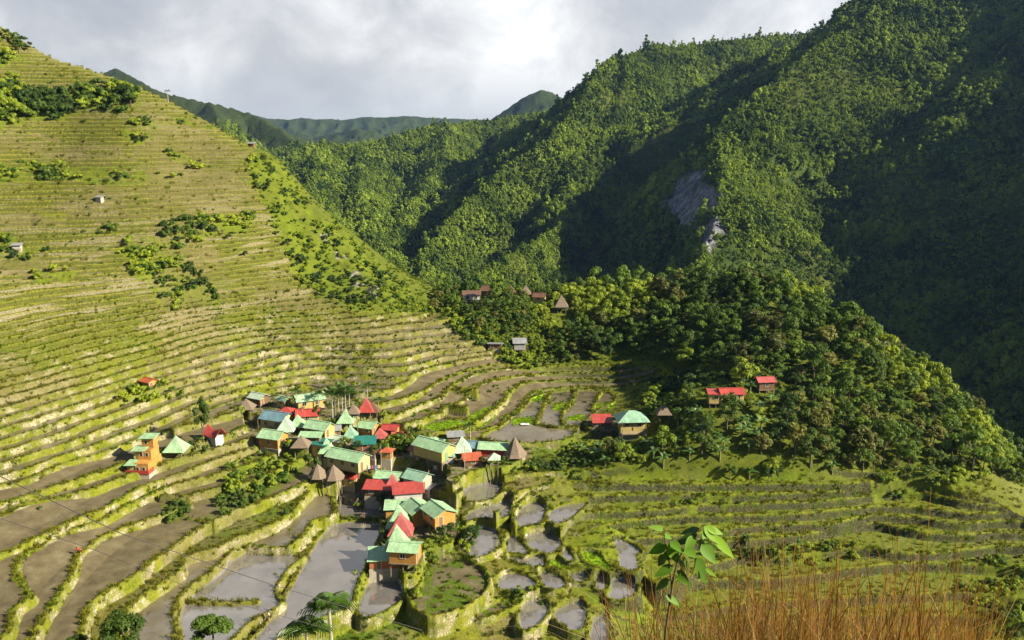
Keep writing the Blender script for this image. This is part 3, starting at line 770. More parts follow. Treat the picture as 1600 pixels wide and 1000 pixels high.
# ------------------------------------------------------------------ mountains: a net of ridge lines, each falling off to both sides
# every ridge: ([(u, v, Y)...], slope on its left, slope on its right)
RIDGES = [
 ([(1480,-90,960),(1420,-30,920),(1365,8,880),(1300,45,850),(1240,88,810),(1170,150,770),(1118,190,720),(1132,240,660),(1128,300,600),(1105,360,550),(1085,430,500)], .52, 1.15),
 ([(1480,-90,960),(1560,-60,900),(1620,0,840),(1600,70,780),(1560,110,700)], .8, .7),
 ([(1750,-200,900),(1745,-80,800),(1790,25,640),(1870,140,510),(1980,250,400),(2150,370,300)], 1.12, .9),
 ([(1600,20,900),(1750,-260,900)], .8, .8),
 ([(1420,-30,1500),(1290,42,1400),(1245,52,1350),(1180,50,1280),(1100,60,1230),(1020,66,1180),(965,80,1120),(932,110,1060),(905,150,1020),(878,176,1000)], .9, .75),
 ([(932,110,1060),(900,165,980),(860,208,930),(800,245,900),(745,290,850),(700,335,800),(668,385,740),(655,430,640)], .75, .95),
 ([(1060,70,1220),(1030,140,1160),(985,215,1070),(935,285,940),(884,342,780),(822,374,650),(762,402,560),(725,440,480)], .95, 1.05),
 ([(980,90,1100),(962,170,1000),(925,245,900),(868,312,800)], .85, .85),
 ([(868,168,1500),(800,178,1480),(740,186,1450),(690,190,1400),(640,200,1350),(590,218,1300),(545,224,1250),(505,216,1180),(470,240,1120),(440,270,1060)], .7, .55),
 ([(700,190,1400),(690,250,1150),(640,320,950),(600,380,800),(590,430,700)], .7, .6),
 ([(560,222,1250),(560,290,1000),(580,350,820),(620,420,650)], .7, .65),
 ([(505,216,1180),(480,290,950),(500,350,760)], .7, .7),
 ([(800,178,1480),(790,240,1200),(760,290,1000)], .7, .7),
 ([(180,105,1900),(240,140,1800),(290,152,1780),(350,165,1750),(400,180,1700),(440,205,1600),(478,232,1450)], .6, .55),
 ([(330,160,1750),(360,220,1300),(420,260,1100)], .6, .6),
 ([(350,170,4200),(430,186,4200),(480,184,4200),(530,186,4200),(580,182,4200),(640,181,4200),(700,184,4200),(745,186,4200),(800,190,4200)], .45, .35),
 ([(430,205,3200),(500,212,3200),(560,200,3000)], .4, .4),
 ([(770,185,2600),(800,165,2600),(825,148,2600),(845,140,2600),(865,146,2600),(888,158,2600),(930,175,2600)], .5, .45),
]
VALLEY_FLOOR = -75.0
def mountain_z(x, y, detail=True):
    z = np.full(x.shape, VALLEY_FLOOR) + 0.02 * np.maximum(np.hypot(x, y) - 600, 0)
    wx = x + 26 * (N1.fbm(x / 90, y / 90, 3) - .5) * 2; wy = y + 26 * (N2.fbm(x / 90, y / 90, 3) - .5) * 2
    far = np.clip(np.hypot(x, y) / 900, .6, 3)
    dmin = np.full(x.shape, 1e9)
    for pl, sl, sr in RIDGES:
        P = [PY(*p) for p in pl]
        P = [(a_, b_, c_ - (8 if b_ < 1560 else 0)) for a_, b_, c_ in P]
        bd = np.full(x.shape, 1e9); bdw = np.full(x.shape, 1e9); bz = np.zeros(x.shape); bs = np.zeros(x.shape)
        for (ax, ay, az_), (bx, by, bz_) in zip(P[:-1], P[1:]):
            dx, dy = bx - ax, by - ay; L2 = dx * dx + dy * dy + 1e-9
            t = np.clip(((x - ax) * dx + (y - ay) * dy) / L2, 0, 1)
            ox = x - ax - t * dx; oy = y - ay - t * dy; d0 = np.sqrt(ox * ox + oy * oy)
            tw = np.clip(((wx - ax) * dx + (wy - ay) * dy) / L2, 0, 1)
            bdw = np.minimum(bdw, np.sqrt((wx - ax - tw * dx) ** 2 + (wy - ay - tw * dy) ** 2))
            m = d0 < bd
            bz = np.where(m, az_ + (bz_ - az_) * t, bz)
            bs = np.where(m, (dx * oy - dy * ox) / (math.sqrt(L2) * d0 + 1e-6), bs)      # > 0: left of the ridge's direction
            bd = np.where(m, d0, bd)
        k = sstep(0, 60, bd)
        d = bd * (1 - k) + bdw * k
        w = sstep(-.55, .55, bs)
        s = sr + (sl - sr) * w
        zz = bz - s * d / (1 + d / 1600)
        dmin = np.where(zz > z, bd, dmin)
        z = np.maximum(z, zz)
    if detail:
        amp = sstep(0, 90, dmin)
        rg = 1 - np.abs(N3.fbm(x / 75, y / 75, 4, .55) - .5) * 4
        z = z + amp * 17 * (rg - .72) * np.minimum(far, 1.6) + amp * 7 * (N1.fbm(x / 28, y / 28, 3) - .5)
    return z

def forest_floor_material():
    m, nt, b = new_mat('forest_floor', 1.0, .05)
    pos = geopos(nt)
    big = noise_tex(nt, .012, 4, .6, pos).outputs['Fac']
    fin = noise_tex(nt, .16, 5, .7, pos).outputs['Fac']
    c1 = ramp(nt, [(.3, (.012, .024, .006)), (.5, (.030, .050, .010)), (.7, (.060, .080, .016))])
    nt.links.new(fin, c1.inputs[0])
    c2 = ramp(nt, [(.3, (.03, .045, .010)), (.7, (.085, .095, .02))]); nt.links.new(fin, c2.inputs[0])
    c = mixc(nt, maprange(nt, big, .48, .6), c1.outputs[0], c2.outputs[0])
    rkm = nt.nodes.new('ShaderNodeMapping'); rkm.inputs['Scale'].default_value = (1.4, 1.4, .45); nt.links.new(pos, rkm.inputs[0])
    rk = ramp(nt, [(.3, (.02, .025, .018)), (.48, (.09, .09, .095)), (.58, (.20, .20, .21)), (.72, (.34, .34, .355))]); nt.links.new(noise_tex(nt, .16, 6, .8, rkm.outputs[0], .6).outputs['Fac'], rk.inputs[0])
    fr = ramp(nt, [(.3, (.014, .024, .008)), (.7, (.040, .055, .014))]); nt.links.new(noise_tex(nt, .05, 6, .8, pos).outputs['Fac'], fr.inputs[0])
    c = mixc(nt, attr(nt, 'far'), c, fr.outputs[0])
    c = mixc(nt, attr(nt, 'rock'), c, rk.outputs[0])
    nt.links.new(c, b.inputs['Base Color'])
    bump(nt, b, fin, 1.0, 3.0)
    return m
def build_mountains():
    az = np.radians(np.arange(-42, 50.01, .12))
    rr = [235.]
    while rr[-1] < 5200: rr.append(rr[-1] * 1.0065)
    rr = np.array(rr)
    A, RR = np.meshgrid(az, rr, indexing='ij')
    X = RR * np.sin(A); Y = RR * np.cos(A)
    Z = mountain_z(X.ravel(), Y.ravel()).reshape(X.shape)
    canopy = (N2(X / 5.5, Y / 5.5) - .5) * 3 + (N1(X / 13, Y / 13) - .5) * 4
    Z = Z + canopy * sstep(1300, 1700, RR)
    # bare cliff in the dark gorge
    rock = np.zeros(X.shape)
    n = project(X, Y, Z)
    for (u, v, ru, rv) in [(1070, 312, 15, 34), (1088, 284, 9, 18), (1048, 322, 8, 12), (1062, 346, 8, 14)]:
        cx, cy, cz = ridge_hit(u, v)
        k = cy / F
        d = np.sqrt(((X - cx) / (ru * k * 1.3)) ** 2 + ((Z - cz) / (rv * k)) ** 2 + ((Y - cy) / 140) ** 2)
        rock = np.maximum(rock, sstep(1.2, .75, d + 2.2 * (N1.fbm(X / 7, Z / 22 + Y / 30, 4) - .5)))
    Z = Z + rock * 5 * (N2.fbm(X / 4, Y / 9, 4) - .5)
    me, sel = grid_mesh('mountains', X, Y, Z)
    vattr(me, 'rock', rock.ravel()[sel] if sel is not None else rock.ravel())
    vattr(me, 'far', sstep(1450, 1560, RR).ravel()[sel] if sel is not None else sstep(1450, 1560, RR).ravel())
    link('mountains', me, forest_floor_material(), kind='structure')
    return X, Y, Z, az, rr, rock
def ridge_hit(u, v, y0=330, y1=1600):
    d = ray(u, v); ys = np.linspace(y0, y1, 700); k = ys / d[1]
    x = d[0] * k; z = H + d[2] * k
    g = mountain_z(x, ys)
    m = np.nonzero(z < g)[0]
    i = m[0] if len(m) else len(ys) // 2
    return float(x[i]), float(ys[i]), float(z[i])
MX, MY, MZ, MAZ, MRR, MROCK = build_mountains()
def mount_z(x, y):
    r = np.hypot(x, y); a = np.arctan2(x, y)
    fi = np.clip((a - MAZ[0]) / (MAZ[1] - MAZ[0]), 0, len(MAZ) - 1.01); i = fi.astype(int)
    fj = np.clip(np.log(r / MRR[0]) / math.log(1.0065), 0, len(MRR) - 1.01); j = fj.astype(int)
    a_, b_ = fi - i, fj - j
    return (MZ[i, j] * (1 - a_) + MZ[i + 1, j] * a_) * (1 - b_) + (MZ[i, j + 1] * (1 - a_) + MZ[i + 1, j + 1] * a_) * b_
# ------------------------------------------------------------------ leaves
def leaf_mat(name, dark, lite, trans=.35, rough=.6, spec=.25, patch=.22):
    m = bpy.data.materials.new(name); m.use_nodes = True
    nt = m.node_tree; nt.nodes.clear()
    out = nt.nodes.new('ShaderNodeOutputMaterial')
    oi = nt.nodes.new('ShaderNodeObjectInfo')
    pos = geopos(nt)
    n = noise_tex(nt, .9, 2, .6, pos).outputs['Fac']
    big = noise_tex(nt, .02, 3, .6, pos).outputs['Fac']
    f = fmath(nt, 'ADD', fmath(nt, 'MULTIPLY', oi.outputs['Random'], .55), fmath(nt, 'MULTIPLY', n, .5))
    f = fmath(nt, 'ADD', f, maprange(nt, big, .35, .65, -patch, patch))
    c = mixc(nt, maprange(nt, f, .15, .95), dark, lite)
    pb = nt.nodes.new('ShaderNodeBsdfPrincipled'); nt.links.new(c, pb.inputs['Base Color'])
    pb.inputs['Roughness'].default_value = rough; pb.inputs['Specular IOR Level'].default_value = spec
    tr = nt.nodes.new('ShaderNodeBsdfTranslucent')
    c2 = mixc(nt, 1.0, c, (1.25, 1.25, .55), 'MULTIPLY'); nt.links.new(c2, tr.inputs['Color'])
    mx = nt.nodes.new('ShaderNodeMixShader'); mx.inputs[0].default_value = trans
    nt.links.new(pb.outputs[0], mx.inputs[1]); nt.links.new(tr.outputs[0], mx.inputs[2]); nt.links.new(mx.outputs[0], out.inputs['Surface'])
    return m
def plain_mat(name, col, rough=.85, spec=.2, nscale=None, col2=None, bumpd=0, metallic=0):
    m, nt, b = new_mat(name, rough, spec)
    b.inputs['Metallic'].default_value = metallic
    if nscale:
        n = noise_tex(nt, nscale, 5, .65, nt.nodes.new('ShaderNodeTexCoord').outputs['Object'])
        nt.links.new(mixc(nt, maprange(nt, n.outputs['Fac'], .35, .65), col, col2 or tuple(c * .6 for c in col)), b.inputs['Base Color'])
        if bumpd: bump(nt, b, n.outputs['Fac'], .8, bumpd)
    else: b.inputs['Base Color'].default_value = (*col, 1)
    return m
M = {}
M['leaf'] = leaf_mat('leaf', (.026, .062, .005), (.125, .195, .014))
M['leaf_dark'] = leaf_mat('leaf_dark', (.018, .042, .005), (.085, .135, .012))
M['leaf_far'] = leaf_mat('leaf_forest', (.018, .044, .006), (.200, .270, .028), .22, .8, .1, .32)
M['leaf_lime'] = leaf_mat('leaf_lime', (.11, .165, .007), (.26, .31, .016))
M['olive'] = leaf_mat('leaf_olive', (.045, .060, .010), (.17, .17, .030))
M['banana'] = leaf_mat('banana_leaf', (.035, .085, .012), (.13, .20, .04), .35, .35, .5)
M['palm'] = leaf_mat('palm_leaf', (.018, .050, .006), (.07, .13, .012), .3, .4, .4)
M['grass_blade'] = leaf_mat('grass_blade', (.060, .070, .006), (.17, .165, .016), .4, .8, .1)
M['grass_green'] = leaf_mat('grass_green', (.055, .085, .006), (.13, .165, .010), .4, .8, .1)
M['rice_blade'] = leaf_mat('rice_blade', (.12, .20, .008), (.22, .32, .014), .4, .8, .1)
M['bark'] = plain_mat('bark', (.12, .095, .065), nscale=6, col2=(.05, .04, .028))
M['palm_bark'] = plain_mat('pale_bark', (.36, .33, .25), nscale=4, col2=(.20, .18, .13))

def cards(centers, normals, size, asp=1.0, rng=None, jitter=.35):
    """small leaf faces: a quad folded along its length at each centre"""
    rng = rng or RNG; n = len(centers)
    nr = normals + rng.normal(0, jitter, (n, 3)); nr /= np.linalg.norm(nr, axis=1)[:, None] + 1e-9
    t = np.cross(nr, rng.normal(0, 1, (n, 3))); t /= np.linalg.norm(t, axis=1)[:, None] + 1e-9
    b = np.cross(nr, t)
    s = (size * rng.uniform(.6, 1.35, n))[:, None]
    a = centers - t * s * asp; c = centers + t * s * asp
    l = centers + b * s * .5 - nr * s * .18; r = centers - b * s * .5 - nr * s * .18
    co = np.stack([a, l, c, r], 1).reshape(-1, 3)
    return co, np.arange(n * 4).reshape(n, 4)
def tube(path, radii, seg=6):
    P = np.array(path, float); co = []; fa = []
    for i, p in enumerate(P):
        d = P[min(i + 1, len(P) - 1)] - P[max(i - 1, 0)]; d /= np.linalg.norm(d) + 1e-9
        u = np.cross(d, (0.3, .9, .1)); u /= np.linalg.norm(u) + 1e-9; w = np.cross(d, u)
        for k in range(seg):
            a = 2 * math.pi * k / seg; co.append(p + (u * math.cos(a) + w * math.sin(a)) * radii[i])
    for i in range(len(P) - 1):
        for k in range(seg):
            fa.append((i * seg + k, i * seg + (k + 1) % seg, (i + 1) * seg + (k + 1) % seg, (i + 1) * seg + k))
    return np.array(co), np.array(fa)
def join(parts):
    co = []; fa = []; o = 0
    for c, f in parts:
        co.append(c); fa.append(np.asarray(f) + o); o += len(c)
    return np.concatenate(co), np.concatenate(fa)
def mesh_of(name, parts, mat=None, smooth_=False):
    co, fa = join(parts); me, _ = raw_mesh(name, co, fa, drop=False, smooth_=smooth_)
    if mat: me.materials.append(mat)
    return me

def crown_mesh(name, seed, rx=1.0, rz=.8, lobes=9, ncard=700, size=.13, mat='leaf', base=.55, core=True, cone=0.0):
    """unit-radius crown: leaf faces spread over many uneven clumps round the limbs, centre at height 'base'+rz"""
    rng = np.random.default_rng(seed)
    C = []; N = []
    parts = []
    for k in range(lobes):
        th = rng.uniform(0, 2 * math.pi); zz = rng.uniform(-.75, 1); rr_ = math.sqrt(max(0, 1 - zz * zz)) * rng.uniform(.45, .85)
        if cone: rr_ *= (1 - zz) * .5 * cone + (1 - cone)
        c = np.array([math.cos(th) * rr_ * rx, math.sin(th) * rr_ * rx, zz * rz * .72 + rz + base])
        r = rng.uniform(.26, .46) * (1 - .25 * abs(zz))
        m = int(ncard / lobes * (r / .36) ** 2)
        v = rng.normal(0, 1, (m, 3)); v /= np.linalg.norm(v, axis=1)[:, None]
        v[:, 2] = np.where(v[:, 2] < -.35, -v[:, 2], v[:, 2])
        C.append(c + v * r * np.array([1, 1, .8]) * rng.uniform(.72, 1.12, (m, 1))); N.append(v)
        if core:   # dark inner mass made of a few larger leaves
            v2 = rng.normal(0, 1, (int(10), 3)); v2 /= np.linalg.norm(v2, axis=1)[:, None]
            parts.append(cards(c + v2 * r * .45, v2, np.full(len(v2), r * .62).mean(), .8, rng, .2))
    C = np.concatenate(C); N = np.concatenate(N)
    parts.append(cards(C, N, size, .9, rng))
    return mesh_of(name, parts, M[mat])
def trunk_mesh(name, seed, h=.9, r=.06, mat='bark', limbs=4):
    rng = np.random.default_rng(seed)
    lean = rng.normal(0, .06, 2)
    parts = [tube([(0, 0, -.25), (lean[0] * .4, lean[1] * .4, h * .5), (lean[0], lean[1], h)], [r * 1.25, r, r * .7], 6)]
    for k in range(limbs):
        a = rng.uniform(0, 6.28); l = rng.uniform(.35, .6)
        parts.append(tube([(lean[0] * .7, lean[1] * .7, h * rng.uniform(.6, .95)), (math.cos(a) * l * .5, math.sin(a) * l * .5, h + .2), (math.cos(a) * l, math.sin(a) * l, h + .55)], [r * .55, r * .35, r * .12], 5))
    return mesh_of(name, parts, M[mat])
def frond(length, droop, width, n=16, az=0., up=.9, rng=None, wl=.014):
    """feather frond: rachis with many narrow leaflets"""
    pts_ = []
    for i in range(9):
        t = i / 8
        x = length * (t * math.cos(up) + droop * .3 * t * t); z = length * (math.sin(up) * t - droop * t * t)
        pts_.append((x, 0, z))
    P = np.array(pts_); parts = [tube(P, np.linspace(.022, .006, 9) * length * .5, 3)]
    co = []; fa = []
    for i in range(n):
        t = .12 + .86 * i / (n - 1); k = t * 8; j = min(int(k), 7); p = P[j] + (P[j + 1] - P[j]) * (k - j)
        d = P[j + 1] - P[j]; d /= np.linalg.norm(d)
        L_ = width * math.sin(math.pi * min(1, t * .85 + .12)) ** .6 * (rng.uniform(.85, 1.1) if rng is not None else 1)
        for s in (-1, 1):
            tip = p + np.array([d[0] * L_ * .55, s * L_ * .85, d[2] * L_ * .55 - L_ * .45])
            b0 = p - d * length * wl * .4; b1 = p + d * length * wl
            m1 = (p + tip) / 2 + np.array([0, 0, L_ * .12])
            o = len(co); co += [b0, b1, m1 + d * length * wl * .9, tip]; fa.append((o, o + 1, o + 2, o + 3))
    parts.append((np.array(co), np.array(fa)))
    co, fa = join(parts); c, s = math.cos(az), math.sin(az)
    co = co @ np.array([[c, s, 0], [-s, c, 0], [0, 0, 1]])
    return co, fa
def palm_crown(name, seed, n=11, L=1.0, w=.34, leaflets=16, mat='palm'):
    rng = np.random.default_rng(seed); parts = []
    for k in range(n):
        parts.append(frond(L * rng.uniform(.85, 1.1), rng.uniform(.35, .8), w, leaflets, 2 * math.pi * k / n + rng.uniform(-.2, .2), rng.uniform(.35, 1.25), rng))
    return mesh_of(name, parts, M[mat])
def banana_crown(name, seed, n=9):
    """broad arching blades on a short stem, some torn"""
    rng = np.random.default_rng(seed); co = []; fa = []
    for k in range(n):
        a = 2 * math.pi * k / n * 1.3 + rng.uniform(-.3, .3); up = rng.uniform(.5, 1.35); L = rng.uniform(.8, 1.15); dr = rng.uniform(.35, .85)
        ca, sa = math.cos(a), math.sin(a); prev = None
        for i in range(7):
            t = i / 6; x = L * (t * math.cos(up) + .2 * dr * t * t); z = .8 + L * (math.sin(up) * t - dr * t * t)
            w = .17 * math.sin(math.pi * min(1, .08 + t * .92)) ** .7 * L
            o = len(co)
            for s, dz in ((-1, -.35), (0, 0), (1, -.35)):
                yy = s * w; co.append((x * ca - yy * sa, x * sa + yy * ca, z + dz * w))
            if prev is not None:
                fa += [(prev, o, o + 1, prev + 1), (prev + 1, o + 1, o + 2, prev + 2)]
            prev = o
    return mesh_of(name, [(np.array(co), np.array(fa))], M['banana'])
def tuft_mesh(name, seed, n=22, h=1.0, spread=.45, w=.05, mat='grass_blade', lean=.5):
    rng = np.random.default_rng(seed); co = []; fa = []
    for k in range(n):
        a = rng.uniform(0, 6.28); r = spread * math.sqrt(rng.random()); bx, by = r * math.cos(a), r * math.sin(a)
        hh = h * rng.uniform(.5, 1.1); la = a + rng.uniform(-.8, .8); ln = lean * rng.uniform(.2, 1) * hh
        px, py = math.cos(la + 1.57) * w, math.sin(la + 1.57) * w
        mx_, my = bx + math.cos(la) * ln * .35, by + math.sin(la) * ln * .35
        o = len(co)
        co += [(bx - px, by - py, -.05), (bx + px, by + py, -.05), (mx_ + px * .8, my + py * .8, hh * .6), (bx + math.cos(la) * ln, by + math.sin(la) * ln, hh), (mx_ - px * .8, my - py * .8, hh * .6)]
        fa.append((o, o + 1, o + 2, o + 4)); fa.append((o + 4, o + 2, o + 3, o + 3))
    co = np.array(co); me = bpy.data.meshes.new(name)
    me.from_pydata([tuple(c) for c in co], [], [tuple(dict.fromkeys(f)) for f in fa]); me.materials.append(M[mat])
    return me

# crown variants (unit size)
CR = {
 'broad_a': crown_mesh('crown_a', 1, 1.0, .80, 11, 900, .105, 'leaf'),
 'broad_b': crown_mesh('crown_b', 2, .95, .95, 13, 1000, .10, 'leaf'),
 'broad_c': crown_mesh('crown_c', 3, 1.1, .65, 10, 850, .11, 'leaf_dark'),
 'broad_d': crown_mesh('crown_d', 4, .85, 1.1, 12, 950, .095, 'leaf_dark'),
 'broad_e': crown_mesh('crown_e', 7, .9, .75, 15, 800, .12, 'olive', .5),
 'lime_a': crown_mesh('crown_lime_a', 5, 1.0, .7, 10, 800, .115, 'leaf_lime', .25),
 'lime_b': crown_mesh('crown_lime_b', 6, 1.15, .55, 9, 700, .12, 'leaf_lime', .15),
 'far_a': crown_mesh('forest_a', 11, 1.0, .8, 8, 210, .20, 'leaf_far', .2),
 'far_b': crown_mesh('forest_b', 12, .9, 1.0, 8, 220, .19, 'leaf_far', .2),
 'far_c': crown_mesh('forest_c', 13, 1.2, .6, 8, 200, .21, 'leaf_far', .1),
 'far_d': crown_mesh('forest_d', 14, .8, 1.3, 9, 220, .18, 'leaf_far', .2, cone=.7),
 'shrub_a': crown_mesh('shrub_a', 21, 1.0, .55, 7, 300, .16, 'leaf_lime', -.1),
 'shrub_b': crown_mesh('shrub_b', 22, 1.0, .6, 7, 300, .16, 'leaf', -.1),
 'shrub_c': crown_mesh('shrub_c', 23, 1.0, .5, 7, 280, .17, 'leaf_dark', -.1),
}
TR = {k: trunk_mesh('trunk_%d' % k, 30 + k) for k in range(3)}
BAN = [banana_crown('banana_leaves', 41), banana_crown('banana_leaves_b', 42, 11)]
BSTEM = mesh_of('banana_stem', [tube([(0, 0, -.3), (0, 0, .45), (.02, 0, .92)], [.09, .075, .05], 7)], plain_mat('banana_stem', (.16, .17, .06), nscale=5, col2=(.09, .07, .03)))
PALM = [palm_crown('palm_fronds', 51), palm_crown('palm_fronds_b', 52, 13)]

def rotz_empty(name, loc, s, rz, label, cat, group=None):
    o = bpy.data.objects.new(name, None); COL.objects.link(o)
    o.location = loc; o.scale = (s, s, s); o.rotation_euler = (0, 0, rz)
    o['label'] = label; o['category'] = cat
    if group: o['group'] = group
    o.empty_display_size = .2
    return o
def child(name, me, parent, loc=(0, 0, 0), scale=(1, 1, 1), rot=(0, 0, 0)):
    o = bpy.data.objects.new(name, me); COL.objects.link(o); o.parent = parent
    o.location = loc; o.scale = scale; o.rotation_euler = rot
    return o
def tree(x, y, r, kind, label, cat='tree', group=None, name='broadleaf_tree', z=None, tall=1.0):
    z = float(near_z(x, y)) if z is None else z
    o = rotz_empty(name, (x, y, z - .1), r, random.uniform(0, 6.28), label, cat, group)
    o.scale = (r, r, r * tall)
    child('trunk', TR[random.randrange(3)], o)
    child('crown', CR[kind], o)
    return o
def banana(x, y, s, label, group=None, z=None):
    z = float(near_z(x, y)) if z is None else z
    o = rotz_empty('banana_plant', (x, y, z), s, random.uniform(0, 6.28), label, 'banana plant', group)
    child('stem', BSTEM, o); child('leaves', BAN[random.randrange(2)], o)
    return o
PALM_STEMS = {}
def palm(x, y, h, r, label, group=None, z=None, rz=None):
    z = float(near_z(x, y)) if z is None else z
    o = rotz_empty('areca_palm', (x, y, z), 1, random.uniform(0, 6.28) if rz is None else rz, label, 'palm tree', group)
    k = round(h)
    if k not in PALM_STEMS:
        PALM_STEMS[k] = mesh_of('palm_stem', [tube([(0, 0, -.4), (.05, 0, k * .5), (0, .03, k)], [.13, .10, .08], 7), tube([(0, .03, k), (0, .03, k + .5)], [.11, .05], 7)], M['palm_bark'])
    child('trunk', PALM_STEMS[k], o); child('fronds', PALM[random.randrange(2)], o, (0, 0, k + .35), (r, r, r))
    return o

# ------------------------------------------------------------------ masses nobody could count: instances on points
def scatter(name, P, S, protos, mat=None, kindv=None, tilt=None, stretch=None, **props):
    P = np.asarray(P, np.float32)
    me = bpy.data.meshes.new(name); me.vertices.add(len(P)); me.vertices.foreach_set('co', P.ravel())
    S3 = np.stack([S, S, S * (stretch if stretch is not None else 1.0)], -1).astype(np.float32)
    a = me.attributes.new('sc', 'FLOAT_VECTOR', 'POINT'); a.data.foreach_set('vector', S3.ravel())
    rot = np.zeros((len(P), 3), np.float32); rot[:, 2] = RNG.uniform(0, 6.28, len(P))
    if tilt is not None: rot[:, :2] = RNG.normal(0, tilt, (len(P), 2))
    a = me.attributes.new('rt', 'FLOAT_VECTOR', 'POINT'); a.data.foreach_set('vector', rot.ravel())
    kv = RNG.integers(0, len(protos), len(P)) if kindv is None else kindv
    a = me.attributes.new('kd', 'INT', 'POINT'); a.data.foreach_set('value', kv.astype(np.int32))
    o = bpy.data.objects.new(name, me); COL.objects.link(o)
    ng = bpy.data.node_groups.new(name, 'GeometryNodeTree')
    ng.interface.new_socket('Geometry', in_out='INPUT', socket_type='NodeSocketGeometry')
    ng.interface.new_socket('Geometry', in_out='OUTPUT', socket_type='NodeSocketGeometry')
    gi = ng.nodes.new('NodeGroupInput'); go = ng.nodes.new('NodeGroupOutput')
    jn = ng.nodes.new('GeometryNodeJoinGeometry')
    def named(nm, ty):
        n = ng.nodes.new('GeometryNodeInputNamedAttribute'); n.data_type = ty; n.inputs['Name'].default_value = nm
        return [s for s in n.outputs if s.enabled][0]
    sc_ = named('sc', 'FLOAT_VECTOR'); rt = named('rt', 'FLOAT_VECTOR'); kd = named('kd', 'INT')
    for k, pr in enumerate(protos):
        inst = ng.nodes.new('GeometryNodeInstanceOnPoints'); oi = ng.nodes.new('GeometryNodeObjectInfo')
        oi.inputs['Object'].default_value = pr; oi.inputs['As Instance'].default_value = True
        cp = ng.nodes.new('FunctionNodeCompare'); cp.data_type = 'INT'; cp.operation = 'EQUAL'
        ii = [s for s in cp.inputs if s.enabled]
        ng.links.new(kd, ii[0]); ii[1].default_value = k
        ng.links.new(gi.outputs[0], inst.inputs['Points']); ng.links.new(cp.outputs[0], inst.inputs['Selection'])
        ng.links.new(oi.outputs['Geometry'], inst.inputs['Instance'])
        er = ng.nodes.new('FunctionNodeEulerToRotation'); ng.links.new(rt, er.inputs[0]); ng.links.new(er.outputs[0], inst.inputs['Rotation'])
        ng.links.new(sc_, inst.inputs['Scale']); ng.links.new(inst.outputs[0], jn.inputs[0])
    ng.links.new(jn.outputs[0], go.inputs[0])
    md = o.modifiers.new('scatter', 'NODES'); md.node_group = ng
    o['kind'] = 'stuff'
    for k, v in props.items(): o[k] = v
    return o
# ------------------------------------------------------------------ buildings
def roof_mat(name, col, rust=(.20, .10, .05), amount=.0, rough=.45, dirt=.35):
    m, nt, b = new_mat(name, rough, .4)
    oc = nt.nodes.new('ShaderNodeTexCoord').outputs['Object']
    n1 = noise_tex(nt, .9, 4, .65, oc).outputs['Fac']
    mps = nt.nodes.new('ShaderNodeMapping'); mps.inputs['Scale'].default_value = (4.5, .8, .8); nt.links.new(oc, mps.inputs[0])
    n2 = mixv(nt, noise_tex(nt, 1.2, 5, .75, mps.outputs[0]).outputs['Fac'], noise_tex(nt, 6, 4, .7, oc).outputs['Fac'], .35)
    dk = tuple(c * (1 - dirt) for c in col)
    c = mixc(nt, maprange(nt, n1, .38, .66), dk, col)
    c = mixc(nt, maprange(nt, n2, .55 - amount, .68 - amount, 0, .75), c, rust)
    nt.links.new(c, b.inputs['Base Color'])
    uvn = nt.nodes.new('ShaderNodeAttribute'); uvn.attribute_name = 'along'
    seam = fmath(nt, 'FRACT', fmath(nt, 'MULTIPLY', uvn.outputs['Fac'], 1.15))
    wn = nt.nodes.new('ShaderNodeTexWhiteNoise'); wn.noise_dimensions = '1D'; nt.links.new(fmath(nt, 'FLOOR', fmath(nt, 'MULTIPLY', uvn.outputs['Fac'], 1.15)), wn.inputs['W'])
    c = mixc(nt, maprange(nt, wn.outputs['Value'], 0, 1, 0, .38), c, tuple(q * .55 for q in col))
    c = mixc(nt, maprange(nt, seam, .90, .96, 0, .6), c, tuple(q * .4 for q in col))
    nt.links.new(c, b.inputs['Base Color'])
    w = fmath(nt, 'SINE', fmath(nt, 'MULTIPLY', uvn.outputs['Fac'], 30.0))
    bump(nt, b, w, .6, .02)
    return m
def wall_mat(name, col, planks=True):
    m, nt, b = new_mat(name, .75, .25)
    oc = nt.nodes.new('ShaderNodeTexCoord').outputs['Object']
    sx = nt.nodes.new('ShaderNodeSeparateXYZ'); nt.links.new(oc, sx.inputs[0])
    n1 = noise_tex(nt, 1.3, 4, .65, oc).outputs['Fac']
    c = mixc(nt, maprange(nt, n1, .35, .7), tuple(c * .72 for c in col), col)
    if planks:
        f = fmath(nt, 'FRACT', fmath(nt, 'MULTIPLY', sx.outputs['Z'], 4.2))
        c = mixc(nt, maprange(nt, f, .86, .93), c, tuple(c * .45 for c in col))
        bump(nt, b, f, .4, .02)
    nt.links.new(c, b.inputs['Base Color'])
    return m
RM = {
 'mint': roof_mat('mint_roof', (.31, .50, .27), amount=.03), 'teal': roof_mat('teal_roof', (.24, .42, .28), amount=.02), 'dark_teal': roof_mat('dark_teal_roof', (.02, .17, .13)),
 'blue': roof_mat('blue_roof', (.13, .25, .29), amount=.05), 'pale': roof_mat('pale_green_roof', (.40, .52, .38), (.30, .28, .24), .05),
 'red': roof_mat('red_roof', (.38, .055, .04), (.22, .05, .04), .02), 'rose': roof_mat('faded_red_roof', (.40, .085, .075), (.30, .10, .08), .04), 'orange_red': roof_mat('orange_red_roof', (.45, .10, .04)),
 'rust': roof_mat('rusty_roof', (.17, .08, .045), (.09, .05, .03), .12), 'grey': roof_mat('grey_sheet_roof', (.26, .27, .27), (.15, .12, .10), .06),
}
